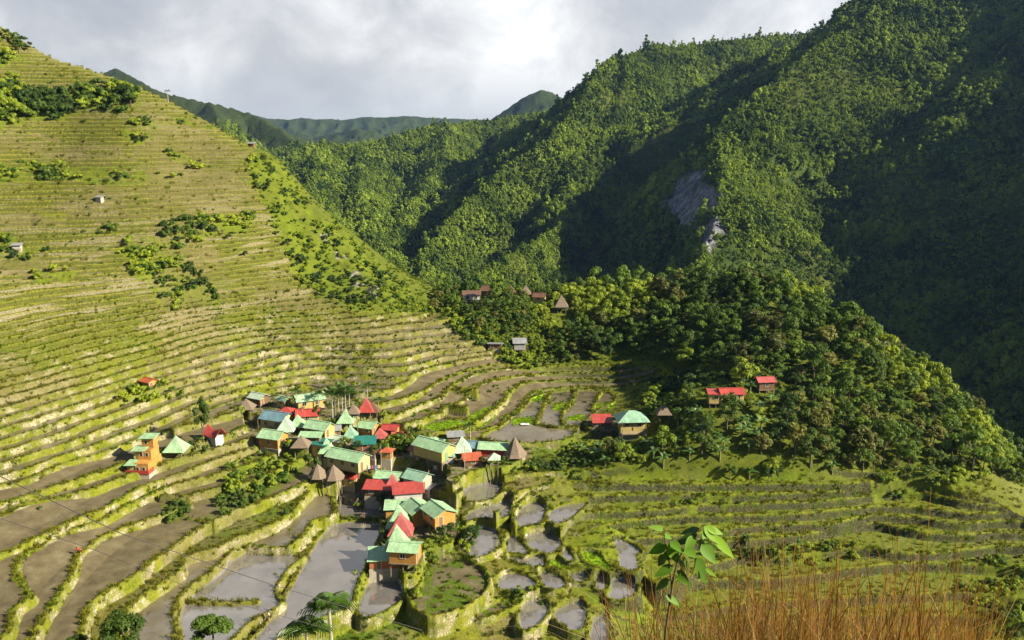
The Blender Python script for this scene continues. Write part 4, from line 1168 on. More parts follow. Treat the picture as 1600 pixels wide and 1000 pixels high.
def thatch_mat():
    m, nt, b = new_mat('thatch', 1.0, .05)
    oc = nt.nodes.new('ShaderNodeTexCoord').outputs['Object']
    mp = nt.nodes.new('ShaderNodeMapping'); mp.inputs['Scale'].default_value = (6, 6, 1.2); nt.links.new(oc, mp.inputs[0])
    n = noise_tex(nt, 2.2, 5, .75, mp.outputs[0]).outputs['Fac']
    c = ramp(nt, [(.3, (.055, .040, .028)), (.5, (.15, .115, .080)), (.7, (.25, .20, .145))]); nt.links.new(n, c.inputs[0])
    nt.links.new(c.outputs[0], b.inputs['Base Color']); bump(nt, b, n, 1, .08)
    return m
RM['thatch'] = thatch_mat()
WM = {
 'yellow': wall_mat('yellow_boards', (.42, .32, .10)), 'cream': wall_mat('cream_boards', (.42, .34, .16)), 'orange': wall_mat('orange_boards', (.42, .21, .045)),
 'deep_orange': wall_mat('deep_orange_boards', (.36, .13, .04)), 'red': wall_mat('red_boards', (.36, .05, .03)), 'brown': wall_mat('brown_boards', (.14, .085, .045)),
 'white': wall_mat('whitewashed_wall', (.46, .44, .40), False), 'grey': wall_mat('grey_sheet_wall', (.24, .24, .23), False), 'stone': wall_mat('pale_stone_wall', (.34, .30, .23), False),
}
DARKW = plain_mat('window_glass', (.02, .022, .025), .15, .6)
FRAMEM = plain_mat('window_frame', (.40, .35, .25), .6)
WOODM = plain_mat('weathered_wood', (.20, .155, .10), nscale=3, col2=(.10, .075, .05))
DOORM = plain_mat('door_green', (.10, .22, .10), .5)
DOORB = plain_mat('door_brown', (.16, .09, .045), .5)

def box(x0, x1, y0, y1, z0, z1):
    co = np.array([(x, y, z) for z in (z0, z1) for x, y in ((x0, y0), (x1, y0), (x1, y1), (x0, y1))], float)
    fa = np.array([(0, 3, 2, 1), (4, 5, 6, 7), (0, 1, 5, 4), (1, 2, 6, 5), (2, 3, 7, 6), (3, 0, 4, 7)])
    return co, fa
def pmesh(name, parts, mat):
    return mesh_of(name, parts, mat)
def poly_mesh(name, verts, faces, mat, along=None):
    me = bpy.data.meshes.new(name); me.from_pydata([tuple(map(float, v)) for v in verts], [], faces); me.materials.append(mat)
    if along is not None: vattr(me, 'along', along)
    return me
def slab(quad, t=.07):
    """thick plate from a planar polygon (list of points, counter-clockwise from above)"""
    q = [Vector(p) for p in quad]; n = (q[1] - q[0]).cross(q[2] - q[0]).normalized()
    if n.z < 0: n = -n
    lo = [p - n * t for p in q]; k = len(q)
    vs_ = q + lo
    fs = [tuple(range(k)), tuple(range(2 * k - 1, k - 1, -1))] + [(i, k + i, k + (i + 1) % k, (i + 1) % k) for i in range(k)]
    return vs_, fs
def roof_mesh(kind, w, d, z, rise, ov, mat):
    """roofs over a w (x) by d (y) body whose wall top is z"""
    V = []; Fc = []; AL = []
    def add(quad, axis):
        vs_, fs = slab(quad); o = len(V)
        V.extend(vs_); Fc.extend([tuple(i + o for i in f) for f in fs]); AL.extend([p[axis] for p in vs_])
    X, Y = w / 2 + ov, d / 2 + ov
    e = rise * ov / (d / 2) if kind != 'shed' else 0
    if kind == 'gable':
        dz = z - rise * ov / (d / 2)
        add([(-X, -Y, dz), (X, -Y, dz), (X, 0, z + rise), (-X, 0, z + rise)], 0)
        add([(X, Y, dz), (-X, Y, dz), (-X, 0, z + rise + .004), (X, 0, z + rise + .004)], 0)
        vs_, _ = box(-X - .02, X + .02, -.14, .14, z + rise - .02, z + rise + .05); o = len(V)
        V.extend([Vector(p) for p in vs_]); Fc.extend([(o, o + 3, o + 2, o + 1), (o + 4, o + 5, o + 6, o + 7), (o, o + 1, o + 5, o + 4), (o + 1, o + 2, o + 6, o + 5), (o + 2, o + 3, o + 7, o + 6), (o + 3, o, o + 4, o + 7)]); AL.extend([0] * 8)
    elif kind == 'hip':
        dz = z - rise * ov / (d / 2); rx_ = max(.02, X - Y)
        add([(-X, -Y, dz), (X, -Y, dz), (rx_, 0, z + rise), (-rx_, 0, z + rise)], 0)
        add([(X, Y, dz), (-X, Y, dz), (-rx_, 0, z + rise), (rx_, 0, z + rise)], 0)
        add([(X, -Y, dz), (X, Y, dz), (rx_, .01, z + rise), (rx_, -.01, z + rise)], 1)
        add([(-X, Y, dz), (-X, -Y, dz), (-rx_, -.01, z + rise), (-rx_, .01, z + rise)], 1)
    elif kind == 'shed':
        s = rise / d
        add([(-X, -Y, z - s * ov), (X, -Y, z - s * ov), (X, Y, z + rise + s * ov), (-X, Y, z + rise + s * ov)], 0)
    return poly_mesh('roof', V, Fc, RM[mat] if isinstance(mat, str) else mat, AL)
def pyramid_mesh(s, z, rise, mat, flare=.0, sides=4, wob=0.0, seed=0):
    """tall pyramid roof, slightly hollow along its slopes, with real thickness"""
    rng = np.random.default_rng(seed); V = []; Fc = []; AL = []
    n = sides * (1 if sides == 4 else 1); lv = 6
    for i in range(lv + 1):
        t = i / lv; r = s * ((1 - t) + flare * (1 - t) * t * -1.0)
        r = max(r, .03)
        for k in range(n):
            a = 2 * math.pi * (k + .5) / n
            rr_ = r / math.cos(math.pi / n) * (1 + wob * rng.uniform(-1, 1))
            V.append((rr_ * math.cos(a), rr_ * math.sin(a), z + rise * t + wob * rng.uniform(-.2, .2))); AL.append(k * 1.7 + (r * math.cos(a * 2)))
    for i in range(lv):
        for k in range(n): Fc.append((i * n + k, i * n + (k + 1) % n, (i + 1) * n + (k + 1) % n, (i + 1) * n + k))
    Fc.append(tuple(lv * n + k for k in range(n)))
    o = len(V)
    for k in range(n): x, y, zz = V[k]; V.append((x * .97, y * .97, zz - .10)); AL.append(0)
    V.append((0, 0, z + rise * .80)); AL.append(0)
    for k in range(n):
        Fc.append((k, o + k, o + (k + 1) % n, (k + 1) % n)); Fc.append((o + k, o + n, o + (k + 1) % n))
    return poly_mesh('roof', V, Fc, RM[mat], AL)
def gable_wall(w, d, z0, z, rise):
    """body with pointed ends, ridge along x"""
    X, Y = w / 2, d / 2
    v = [(-X, -Y, z0), (X, -Y, z0), (X, Y, z0), (-X, Y, z0), (-X, -Y, z), (X, -Y, z), (X, Y, z), (-X, Y, z), (-X, 0, z + rise * .97), (X, 0, z + rise * .97)]
    f = [(0, 3, 2, 1), (0, 1, 5, 4), (2, 3, 7, 6), (1, 2, 6, 9, 5), (3, 0, 4, 8, 7), (4, 5, 9, 8), (6, 7, 8, 9)]
    return v, f
def foundation(u, v):
    for k in range(12):
        p = hit(u, v + 1.5 * k, fn=lambda x, y: near_z(x, y))
        if p is not None: return p
def opening(parent, kind, face, pos, zb, w, h, W, D, mat=None):
    """door or window standing 3 cm proud of the wall. face: f front(-y) b back r right(+x) l left(-x)"""
    t = .035
    def bx(a0, a1, z0, z1, p0, p1):
        if face == 'f': return box(a0, a1, -D / 2 - p1, -D / 2 - p0, z0, z1)
        if face == 'b': return box(a0, a1, D / 2 + p0, D / 2 + p1, z0, z1)
        if face == 'r': return box(W / 2 + p0, W / 2 + p1, a0, a1, z0, z1)
        return box(-W / 2 - p1, -W / 2 - p0, a0, a1, z0, z1)
    a0, a1 = pos - w / 2, pos + w / 2
    if kind == 'door':
        o = child('door', pmesh('door', [bx(a0, a1, zb, zb + h, -.02, t)], mat or DOORB), parent)
        child('frame', pmesh('door_frame', [bx(a0 - .09, a0, zb, zb + h + .09, -.02, t + .02), bx(a1, a1 + .09, zb, zb + h + .09, -.02, t + .02), bx(a0, a1, zb + h, zb + h + .09, -.02, t + .02)], FRAMEM), o)
    else:
        o = child('window', pmesh('window', [bx(a0, a1, zb, zb + h, -.02, t)], DARKW), parent)
        child('frame', pmesh('window_frame', [bx(a0 - .07, a0, zb - .07, zb + h + .07, -.02, t + .025), bx(a1, a1 + .07, zb - .07, zb + h + .07, -.02, t + .025), bx(a0, a1, zb + h, zb + h + .07, -.02, t + .025), bx(a0, a1, zb - .07, zb, -.02, t + .025), bx(pos - .025, pos + .025, zb, zb + h, 0, t + .02)], FRAMEM), o)
    return o
def house(name, cat, u, v, w, d, h, rot, roof, rmat, wmat, label, rise=None, stilt=0., ov=.45, win='fr', door='r', group=None, porch=None, dmat=None, z=None, low=None):
    p = foundation(u, v)
    w *= .86; d *= .86; h *= .92; ov *= .85; rise = rise * .88 if rise is not None else d * .26
    x, y, z0 = p[0], p[1], p[2] if z is None else z
    HOUSE_CLEAR.append((x, y, max(w, d) * .62))
    # sit on the highest ground under the footprint, footings reach down
    c, s = math.cos(R(rot)), math.sin(R(rot))
    zs = [float(near_z(x + a * c - b * s, y + a * s + b * c)) for a in (-w / 2, 0, w / 2) for b in (-d / 2, 0, d / 2)]
    z0 = max(float(np.median(zs)), z0 - .6); low_ = min(zs) - z0 - .4
    o = rotz_empty(name, (x, y, z0), 1, R(rot), label, cat, group)
    rise = rise if rise is not None else d * .26
    zf = stilt + .12
    if roof == 'gable':
        v_, f_ = gable_wall(w, d, zf, zf + h, rise); child('wall', poly_mesh('wall', v_, f_, WM[wmat]), o)
    else:
        parts = [box(-w / 2, w / 2, -d / 2, d / 2, zf, zf + h)]
        if roof == 'shed':
            X, Y = w / 2, d / 2
            v_ = [(-X, -Y, zf), (X, -Y, zf), (X, Y, zf), (-X, Y, zf), (-X, -Y, zf + h), (X, -Y, zf + h), (X, Y, zf + h + rise), (-X, Y, zf + h + rise)]
            child('wall', poly_mesh('wall', v_, [tuple(f) for f in box(0, 1, 0, 1, 0, 1)[1].tolist()], WM[wmat]), o)
        else: child('wall', pmesh('wall', parts, WM[wmat]), o)
    child('roof', roof_mesh(roof, w, d, zf + h + .03, rise, ov, rmat), o)
    if stilt > .3:
        child('floor', pmesh('floor', [box(-w / 2 - .12, w / 2 + .12, -d / 2 - .12, d / 2 + .12, zf - .16, zf - .003)], WOODM), o)
        for a in (-w / 2 + .15, 0, w / 2 - .15):
            for b in (-d / 2 + .15, d / 2 - .15):
                child('post', pmesh('post', [box(a - .09, a + .09, b - .09, b + .09, low_, zf - .16)], WOODM), o)
    else:
        child('footing', pmesh('footing', [box(-w / 2 - .08, w / 2 + .08, -d / 2 - .08, d / 2 + .08, low_, zf - .003)], WM['stone']), o)
    for f in win:
        L_ = w if f in 'fb' else d
        k = max(1, int(L_ / 2.2)); ds = f == door
        for i in range(k):
            pos = (i + .5) / k * L_ - L_ / 2
            if ds: pos = pos * .8 + L_ * .16 if k == 1 else pos
            if ds and i == 0: 
                continue
            opening(o, 'window', f, pos, zf + h * .42, min(.75, L_ * .25), min(.75, h * .36), w, d)
    if door:
        L_ = w if door in 'fb' else d
        opening(o, 'door', door, -L_ * .22, zf + .02, .75, min(1.8, h * .82), w, d, dmat)
    if porch:   # railed gallery: side, depth
        f, dp, pm = porch
        y1 = -d / 2 - .02; y0 = y1 - dp
        child('porch_deck', pmesh('porch_deck', [box(-w / 2, w / 2, y0, y1, zf - .12, zf)], WOODM), o)
        parts = [box(-w / 2, w / 2, y0, y0 + .06, zf + .75, zf + .83), box(-w / 2, w / 2, y0 + .01, y0 + .05, zf + .06, zf + .70)]
        child('railing', pmesh('railing', parts, WM[pm]), o)
        for a in (-w / 2 + .08, w / 2 - .08): child('post', pmesh('post', [box(a - .06, a + .06, y0 - .09, y0 - .002, low_, zf + h * .95)], WOODM), o)
    return o
def hut(name, cat, u, v, s, rmat, label, rise=1.5, eave=1.5, wmat='brown', sides=4, rot=0, wob=0., group=None, posts=True, flare=.12, body=True):
    """native hut: small raised room on posts under a tall pyramid roof"""
    p = foundation(u, v); x, y = p[0], p[1]; s *= .88; eave *= .92; HOUSE_CLEAR.append((x, y, s * .7))
    zs = [float(near_z(x + a, y + b)) for a in (-s / 2, s / 2) for b in (-s / 2, s / 2)] + [p[2]]
    z0 = max(float(np.median(zs)), p[2] - .5); low_ = min(zs) - z0 - .4
    o = rotz_empty(name, (x, y, z0), 1, R(rot), label, cat, group)
    child('roof', pyramid_mesh(s / 2, eave, s * .5 * rise, rmat, flare, sides, wob, int(u)), o)
    b = s * .29
    if posts:
        for a in (-1, 1):
            for c in (-1, 1): child('post', pmesh('post', [tube([(a * b, c * b, low_), (a * b, c * b, eave + .25)], [.10, .09], 6)], WOODM), o)
    if body:
        child('floor', pmesh('floor', [box(-b - .2, b + .2, -b - .2, b + .2, .95, 1.07)], WOODM), o)
        child('wall', pmesh('wall', [box(-b + .05, b - .05, -b + .05, b - .05, 1.073, eave + .5)], WM[wmat]), o)
        child('ladder', pmesh('ladder', [box(b + .25, b + .32, -.25, -.19, 0, 1.1), box(b + .25, b + .32, .19, .25, 0, 1.1)] + [box(b + .26, b + .31, -.19, .19, .2 + .25 * i, .25 + .25 * i) for i in range(4)], WOODM), o)
    return o
HOUSE_CLEAR = []
G = None
# --- north-west cluster
house('garden_shed', 'shed', 405, 634, 3.6, 3.0, 1.7, -28, 'gable', 'pale', 'brown', 'small open-looking shed with pale green roof behind the thatched hut, uppermost left of the village', stilt=.5, win='', door='r')
hut('thatched_hut', 'hut', 386, 646, 4.0, 'thatch', 'brown thatched hut at the far left end of the village beside the blue-roofed house', rise=1.1, eave=1.0, wob=.03)
house('village_house', 'house', 434, 668, 6.2, 4.8, 2.5, -22, 'gable', 'blue', 'cream', 'cream house under a blue-grey gable roof with a ledge along its front', rise=1.15, porch=('f', .9, 'yellow'))
house('storage_hut', 'hut', 444, 636, 2.6, 2.2, 1.9, -30, 'gable', 'mint', 'yellow', 'tiny yellow hut with mint roof between the pale shed and the long barn', win='f')
house('wooden_barn', 'barn', 484, 636, 6.6, 3.6, 2.2, 26, 'gable', 'mint', 'yellow', 'long yellow barn with bright mint roof at the top of the village', rise=1.0, win='f', door='l')
house('red_roofed_house', 'house', 482, 662, 5.0, 3.4, 1.9, 8, 'gable', 'red', 'cream', 'cream house with red roof and two little roof gables below the long barn', rise=.95)
house('red_roofed_hut', 'hut', 449, 655, 2.8, 2.4, 1.6, -10, 'hip', 'red', 'brown', 'little red-roofed hut squeezed behind the white-green twin pyramids')
hut('pyramid_hut', 'hut', 448, 678, 4.2, 'pale', 'left and larger of the two pale green pyramid roofs in front of the red-roofed house', rise=1.5, eave=1.1)
hut('pyramid_hut', 'hut', 466, 673, 3.4, 'mint', 'right and smaller of the two pale green pyramid roofs, darker mint on its sunny side', rise=1.5, eave=1.4)
house('village_house', 'house', 500, 680, 5.6, 3.8, 2.1, -24, 'gable', 'mint', 'yellow', 'yellow house with curved-looking mint roof right of the twin pyramid roofs', rise=1.1)
house('lean_to', 'shed', 486, 693, 4.6, 1.8, 1.5, -4, 'shed', 'mint', 'brown', 'low brown lean-to with flat mint roof in front of the yellow mint-roofed house', rise=.35, win='')
hut('thatched_hut', 'hut', 471, 702, 4.0, 'thatch', 'grey-brown thatched hut in the middle of the upper village below the twin pyramids', rise=1.15, eave=1.2, wob=.04)
house('village_house', 'house', 428, 697, 5.0, 4.0, 2.4, -20, 'gable', 'mint', 'orange', 'orange house with mint gable roof alone at the lower left edge of the upper village', rise=1.05)
house('narrow_house', 'house', 504, 712, 3.6, 2.6, 2.8, -22, 'shed', 'dark_teal', 'yellow', 'narrow tall yellow house with dark teal roof above the long mint-roofed lodge', rise=.4)
hut('pyramid_hut', 'hut', 541, 666, 4.0, 'mint', 'mint pyramid roof with a brown thatched roof just behind it', rise=1.5, eave=1.2)
hut('thatched_hut', 'hut', 553, 655, 3.2, 'thatch', 'brown thatched hut peeping out behind the mint pyramid roof', rise=1.2, eave=1.3, wob=.03)
hut('pyramid_hut', 'hut', 573, 655, 3.8, 'red', 'bright red pyramid roof at the upper right of the village', rise=1.7, eave=1.1)
hut('thatched_hut', 'hut', 584, 650, 3.0, 'rust', 'rusty brown roofed hut touching the right of the red pyramid roof', rise=1.4, eave=1.3)
house('village_house', 'house', 572, 680, 5.4, 3.6, 1.8, -20, 'gable', 'mint', 'orange', 'orange house with wide mint roof below the red pyramid roof', rise=.9, stilt=.5)
hut('pyramid_hut', 'hut', 548, 689, 3.4, 'teal', 'blue-green pyramid roof left of the dark teal flat roof', rise=1.6, eave=1.2)
house('flat_roofed_house', 'house', 571, 705, 4.4, 2.6, 2.0, 2, 'shed', 'dark_teal', 'deep_orange', 'low red-brown house under a dark teal flat roof in the village centre', rise=.7, win='f', door='f')
hut('pyramid_hut', 'hut', 594, 690, 3.4, 'rose', 'faded red hipped roof right of the dark teal flat roof', rise=1.2, eave=1.2, wmat='orange')
house('red_roofed_house', 'house', 611, 681, 3.4, 2.8, 1.9, -12, 'gable', 'red', 'orange', 'orange house with red roof on the upper right edge of the village', rise=.7)
house('lean_to', 'shed', 626, 688, 3.6, 1.6, 1.1, 4, 'shed', 'orange_red', 'orange', 'low shelter with orange-red roof right of the orange red-roofed house', rise=.3, win='', door='f')
house('orange_hut', 'hut', 605, 716, 2.2, 2.0, 1.8, -10, 'hip', 'orange_red', 'orange', 'tiny bright orange hut among dark bushes left of the big barn', win='f')
# --- middle
house('lodge', 'lodge', 545, 737, 8.6, 4.4, 2.5, -26, 'gable', 'mint', 'cream', 'long cream lodge with mint roof standing on posts above the pond', rise=1.15, stilt=1.1)
hut('pyramid_hut', 'hut', 512, 731, 3.4, 'mint', 'mint pyramid tower roof at the left end of the long lodge', rise=1.9, eave=2.2)
hut('thatched_hut', 'hut', 497, 749, 4.3, 'thatch', 'left of the two round-looking thatched huts at the pond edge', rise=1.25, eave=.9, sides=8, wob=.03, flare=-.15)
hut('thatched_hut', 'hut', 522, 756, 4.5, 'thatch', 'right of the two round-looking thatched huts, nearer the little red roof', rise=1.25, eave=.9, sides=8, wob=.03, flare=-.15)
house('yellow_hut', 'hut', 549, 760, 2.6, 2.4, 2.0, -14, 'hip', 'red', 'yellow', 'little yellow hut with red roof beside the thatched huts at the pond edge')
house('village_house', 'house', 609, 758, 5.2, 3.6, 2.0, -14, 'gable', 'mint', 'orange', 'orange house with mint roof behind the red star-shaped roofs', rise=.8)
house('red_roofed_house', 'house', 592, 769, 5.4, 2.8, 1.7, -6, 'shed', 'red', 'brown', 'dark low house with flat red roof left of the small red pyramid roof', rise=.6)
hut('pyramid_hut', 'hut', 614, 775, 3.2, 'rose', 'small faded red pyramid roof joining two flat red roofs', rise=1.6, eave=1.7, wmat='red')
house('village_house', 'house', 653, 772, 4.6, 4.0, 2.6, -30, 'gable', 'teal', 'stone', 'pale stone house with teal gable roof behind the red-roofed white house', rise=1.0, stilt=.6)
house('white_house', 'house', 638, 792, 5.8, 4.0, 3.6, 10, 'shed', 'red', 'white', 'two-storey whitish house with one flat bright red roof', rise=.5, porch=('f', .7, 'grey'))
# --- south tongue between the ponds
house('village_house', 'house', 621, 808, 4.4, 3.2, 2.2, 4, 'shed', 'mint', 'orange', 'low orange house with flat mint roof left of the taller orange house', rise=.4)
house('village_house', 'house', 653, 814, 4.8, 4.6, 2.8, -58, 'gable', 'mint', 'orange', 'tall bright orange house with mint gable roof north of the red pyramid roof', rise=1.0, win='fr', door='')
house('stilt_house', 'house', 686, 828, 5.2, 4.6, 2.1, -56, 'gable', 'mint', 'orange', 'orange house raised on posts with a mint roof, the rightmost of the southern group', rise=1.0, stilt=1.7, win='fr')
hut('pyramid_hut', 'hut', 624, 829, 4.8, 'mint', 'pale mint pyramid roof directly behind the red pyramid roof', rise=1.7, eave=1.3)
hut('pyramid_hut', 'hut', 627, 840, 4.8, 'rose', 'large red pyramid roof in the southern group of houses', rise=1.6, eave=1.3)
hut('pyramid_hut', 'hut', 621, 866, 4.8, 'mint', 'steep mint pyramid roof just above the lowest two houses', rise=1.9, eave=1.4)
house('low_house', 'house', 604, 886, 6.0, 3.4, 1.7, 6, 'shed', 'mint', 'deep_orange', 'lowest long house with mint roof and red-orange wall at the pond edge', rise=.7, win='f', door='f')
house('village_house', 'house', 634, 885, 5.0, 4.0, 2.3, -8, 'gable', 'mint', 'orange', 'raised orange house with mint roof at the southern tip of the village', rise=.7, stilt=1.2, win='fr')
# --- east
house('wooden_barn', 'barn', 679, 728, 8.4, 4.6, 2.5, -36, 'gable', 'mint', 'yellow', 'big yellow barn with mint roof and green door in its end wall', rise=1.15, stilt=.7, win='', door='r', dmat=DOORM)
house('village_house', 'house', 677, 702, 4.0, 3.2, 2.0, -26, 'hip', 'mint', 'yellow', 'small yellow house with mint hipped roof behind the big barn', rise=.7)
hut('pyramid_hut', 'hut', 722, 714, 4.4, 'pale', 'pale green pyramid roof on a post right of the big barn', rise=1.5, eave=1.6)
house('village_house', 'house', 744, 709, 4.8, 3.2, 1.9, -14, 'gable', 'blue', 'white', 'low whitish house with blue-green roof behind the rusty red lean-to', rise=.8)
house('village_house', 'house', 771, 712, 6.0, 3.6, 2.0, -8, 'gable', 'mint', 'red', 'long house with mint roof and dark red front beside the big thatched roof', rise=.8, win='r')
house('lean_to', 'shed', 738, 727, 3.6, 2.4, 1.5, 12, 'shed', 'orange_red', 'brown', 'brown lean-to with orange-red roof right of the big barn', rise=.5)
hut('open_shelter', 'shelter', 772, 731, 2.8, 'pale', 'small pale roofed shelter on posts at the terrace edge below the thatched roof', rise=.9, eave=2.0, body=False)
hut('thatched_hut', 'hut', 804, 716, 5.4, 'thatch', 'largest thatched roof at the right end of the village, shaggy and pointed', rise=1.55, eave=.8, sides=8, wob=.05, flare=.10)
house('storage_hut', 'hut', 712, 690, 3.4, 2.0, 1.4, 10, 'shed', 'grey', 'brown', 'dark grey-roofed shack behind the pale pyramid roof right of the barn', rise=.4)
# --- left of the village
def tiered_house(u, v, label):
    p = foundation(u, v); o = rotz_empty('tiered_guest_house', (p[0], p[1], p[2] - .3), .86, R(-4), label, 'house'); HOUSE_CLEAR.append((p[0], p[1], 3.4))
    W = 3.6
    child('footing', pmesh('footing', [box(-1.9, 3.2, -3.5, 3.0, -1.5, .1)], WM['stone']), o)
    child('wall', pmesh('wall', [box(.2, 3.0, -3.2, 2.8, .103, 2.4), box(-.2, 2.7, -1.0, 2.6, 2.403, 4.5), box(0.1, 2.6, .6, 2.5, 4.503, 6.5)], WM['orange']), o)
    child('side_wall', pmesh('side_wall', [box(-1.6, .197, -3.1, 1.5, .103, 1.9), box(-1.1, -.203, -.9, 1.8, 1.903, 4.2)], WM['yellow']), o)
    def rf(x0, x1, y0, y1, z, s):
        vs_, fs = slab([(x0, y0, z), (x1, y0, z + s * .3), (x1, y1, z + s), (x0, y1, z + s * .7)], .08)
        return poly_mesh('roof', vs_, fs, RM['mint'], [q[0] for q in vs_])
    child('roof', rf(-2.1, .6, -3.7, -.6, 2.05, .35), o); child('roof', rf(-1.5, 1.6, -1.5, 1.2, 4.35, .4), o); child('roof', rf(-.4, 3.1, .1, 3.0, 6.55, .35), o)
    child('railing', pmesh('railing', [box(-1.7, 3.2, -3.62, -3.55, .2, 1.05), box(3.12, 3.2, -3.545, -1.2, .2, 1.05)], WM['red']), o)
    for a, b, c in ((.7, .6, -3.2), (2.0, .6, -3.2), (.6, 2.9, -1.0), (1.8, 2.9, -1.0), (1.0, 5.0, .6)):
        w_ = child('window', pmesh('window', [box(a - .28, a + .28, c - .035, c + .02, b + .3, b + 1.0)], DARKW), o)
        child('frame', pmesh('window_frame', [box(a - .36, a - .28, c - .05, c + .02, b + .22, b + 1.08), box(a + .28, a + .36, c - .05, c + .02, b + .22, b + 1.08), box(a - .28, a + .28, c - .05, c + .02, b + 1.0, b + 1.08)], FRAMEM), w_)
tiered_house(222, 730, 'orange and yellow three-tier house with stepped mint roofs standing alone on the left terraces')
hut('gazebo', 'gazebo', 277, 713, 4.6, 'mint', 'lone mint pyramid roof right of the three-tier house, beside tall dark tree', rise=1.3, eave=1.5)
def curved_roof_hut(u, v):
    p = foundation(u, v); o = rotz_empty('saddle_roof_hut', (p[0], p[1], p[2]), 1, R(-35), 'white hut under a swaybacked red saddle roof beside the tall dark tree', 'hut'); HOUSE_CLEAR.append((p[0], p[1], 2))
    child('wall', pmesh('wall', [box(-1.3, 1.3, -.9, .9, -.6, 1.5)], WM['white']), o)
    V = []; Fc = []; n = 9
    for i in range(n):
        t = i / (n - 1) * 2 - 1; zr = 2.5 + .8 * t * t; ze = 1.35 + .35 * t * t; x = 2.0 * t
        V += [(x, -1.35, ze), (x, 0, zr), (x, 1.35, ze), (x, 1.3, ze - .08), (x, 0, zr - .1), (x, -1.3, ze - .08)]
    for i in range(n - 1):
        for k in range(6): Fc.append((i * 6 + k, (i + 1) * 6 + k, (i + 1) * 6 + (k + 1) % 6, i * 6 + (k + 1) % 6))
    Fc += [(0, 1, 2, 3, 4, 5), tuple((n - 1) * 6 + k for k in (5, 4, 3, 2, 1, 0))]
    child('roof', poly_mesh('roof', V, Fc, RM['red'], [q[0] for q in V]), o)
curved_roof_hut(337, 694)
house('orange_hut', 'hut', 234, 608, 2.8, 2.4, 1.8, -30, 'gable', 'orange_red', 'orange', 'small orange hut with red roof alone on the upper left terraces', rise=.5, win='r')
# --- right edge by the forest
house('red_canopy', 'shelter', 940, 666, 4.2, 3.0, 1.3, 2, 'shed', 'red', 'brown', 'low dark shelter with flat bright red roof left of the two-storey balcony house', rise=.8, win='', door='f')
house('balcony_house', 'house', 986, 672, 6.0, 4.6, 3.2, 4, 'hip', 'teal', 'yellow', 'two-storey yellow house with balcony under a wide teal hipped roof at the forest edge', rise=1.4, ov=1.0, porch=('f', 1.1, 'cream'), win='f')
hut('thatched_hut', 'hut', 1036, 664, 3.6, 'thatch', 'dark thatched hut half hidden by banana plants right of the balcony house', rise=1.3, eave=1.3)
house('red_roofed_house', 'house', 1141, 632, 5.4, 3.6, 2.0, 3, 'gable', 'red', 'yellow', 'yellow house with long bright red roof in the middle of the forest', rise=.8, stilt=.8, win='f', door='f')
house('red_roofed_house', 'house', 1117, 634, 3.2, 2.8, 2.2, -4, 'shed', 'red', 'yellow', 'small yellow room with lower red roof adjoining the long red-roofed forest house', rise=.3, stilt=.8, win='f')
house('red_roofed_house', 'house', 1194, 612, 3.8, 3.0, 2.0, 6, 'gable', 'rose', 'brown', 'shaded brown house with dull red roof highest among the forest houses', rise=.7, stilt=.6)
house('storage_hut', 'hut', 522, 682, 2.8, 2.4, 1.6, 14, 'gable', 'grey', 'brown', 'brown hut with grey sheet roof right of the yellow mint-roofed house')
house('storage_hut', 'hut', 581, 722, 2.6, 2.2, 1.5, -16, 'shed', 'rust', 'grey', 'grey hut with rusty roof above the right end of the long lodge', rise=.4)
house('storage_hut', 'hut', 651, 712, 2.4, 2.0, 1.4, -30, 'gable', 'rose', 'cream', 'cream hut with faded red roof just left of the big barn')
house('village_house', 'house', 527, 698, 3.4, 2.8, 1.8, -24, 'gable', 'pale', 'cream', 'small cream house with pale green roof left of the dark teal flat roof', rise=.7)
house('storage_hut', 'hut', 700, 722, 2.2, 1.8, 1.5, 10, 'shed', 'teal', 'white', 'little whitish hut with teal roof between the big barn and the pale pyramid roof', rise=.3)
house('storage_hut', 'hut', 668, 772, 2.4, 2.0, 1.4, -30, 'shed', 'grey', 'stone', 'small stone shed with grey roof behind the stilted orange house', rise=.3)
# --- on the saddle
house('long_building', 'house', 737, 471, 5.6, 3.0, 2.3, 4, 'shed', 'rust', 'white', 'long whitish building with dark lower gallery at the left end of the saddle', rise=.7, porch=('f', 1.0, 'brown'), win='f')
house('brown_house', 'house', 765, 460, 4.6, 3.6, 2.8, -16, 'gable', 'rust', 'brown', 'brown house with rusty roof behind the round tree on the saddle', rise=1.2)
hut('saddle_hut', 'hut', 799, 467, 4.0, 'rust', 'rusty orange pointed roof on the saddle, left of the pale thatched one', rise=1.5, eave=1.4)
hut('saddle_hut', 'hut', 821, 465, 4.0, 'thatch', 'pale thatched pointed roof on the saddle between rusty and yellow houses', rise=1.4, eave=1.4)
house('yellow_hut', 'hut', 843, 472, 3.6, 2.8, 1.9, -14, 'gable', 'rust', 'yellow', 'yellow house with rusty roof, rightmost of the row on the saddle', rise=.9)
hut('thatched_hut', 'hut', 877, 487, 4.4, 'thatch', 'tall thatched hut with white base among trees right of the saddle row', rise=1.7, eave=1.7, wmat='white')
house('metal_shed', 'shed', 774, 545, 3.8, 2.6, 1.5, -6, 'shed', 'grey', 'brown', 'low grey sheet-metal shed at the forest edge, left one of two', rise=-.3, win='', door='f')
house('metal_shed', 'shed', 812, 549, 3.4, 2.6, 1.9, 4, 'shed', 'grey', 'grey', 'taller pale grey shed on posts at the forest edge, right one of two', rise=.7, stilt=.5, win='', door='')
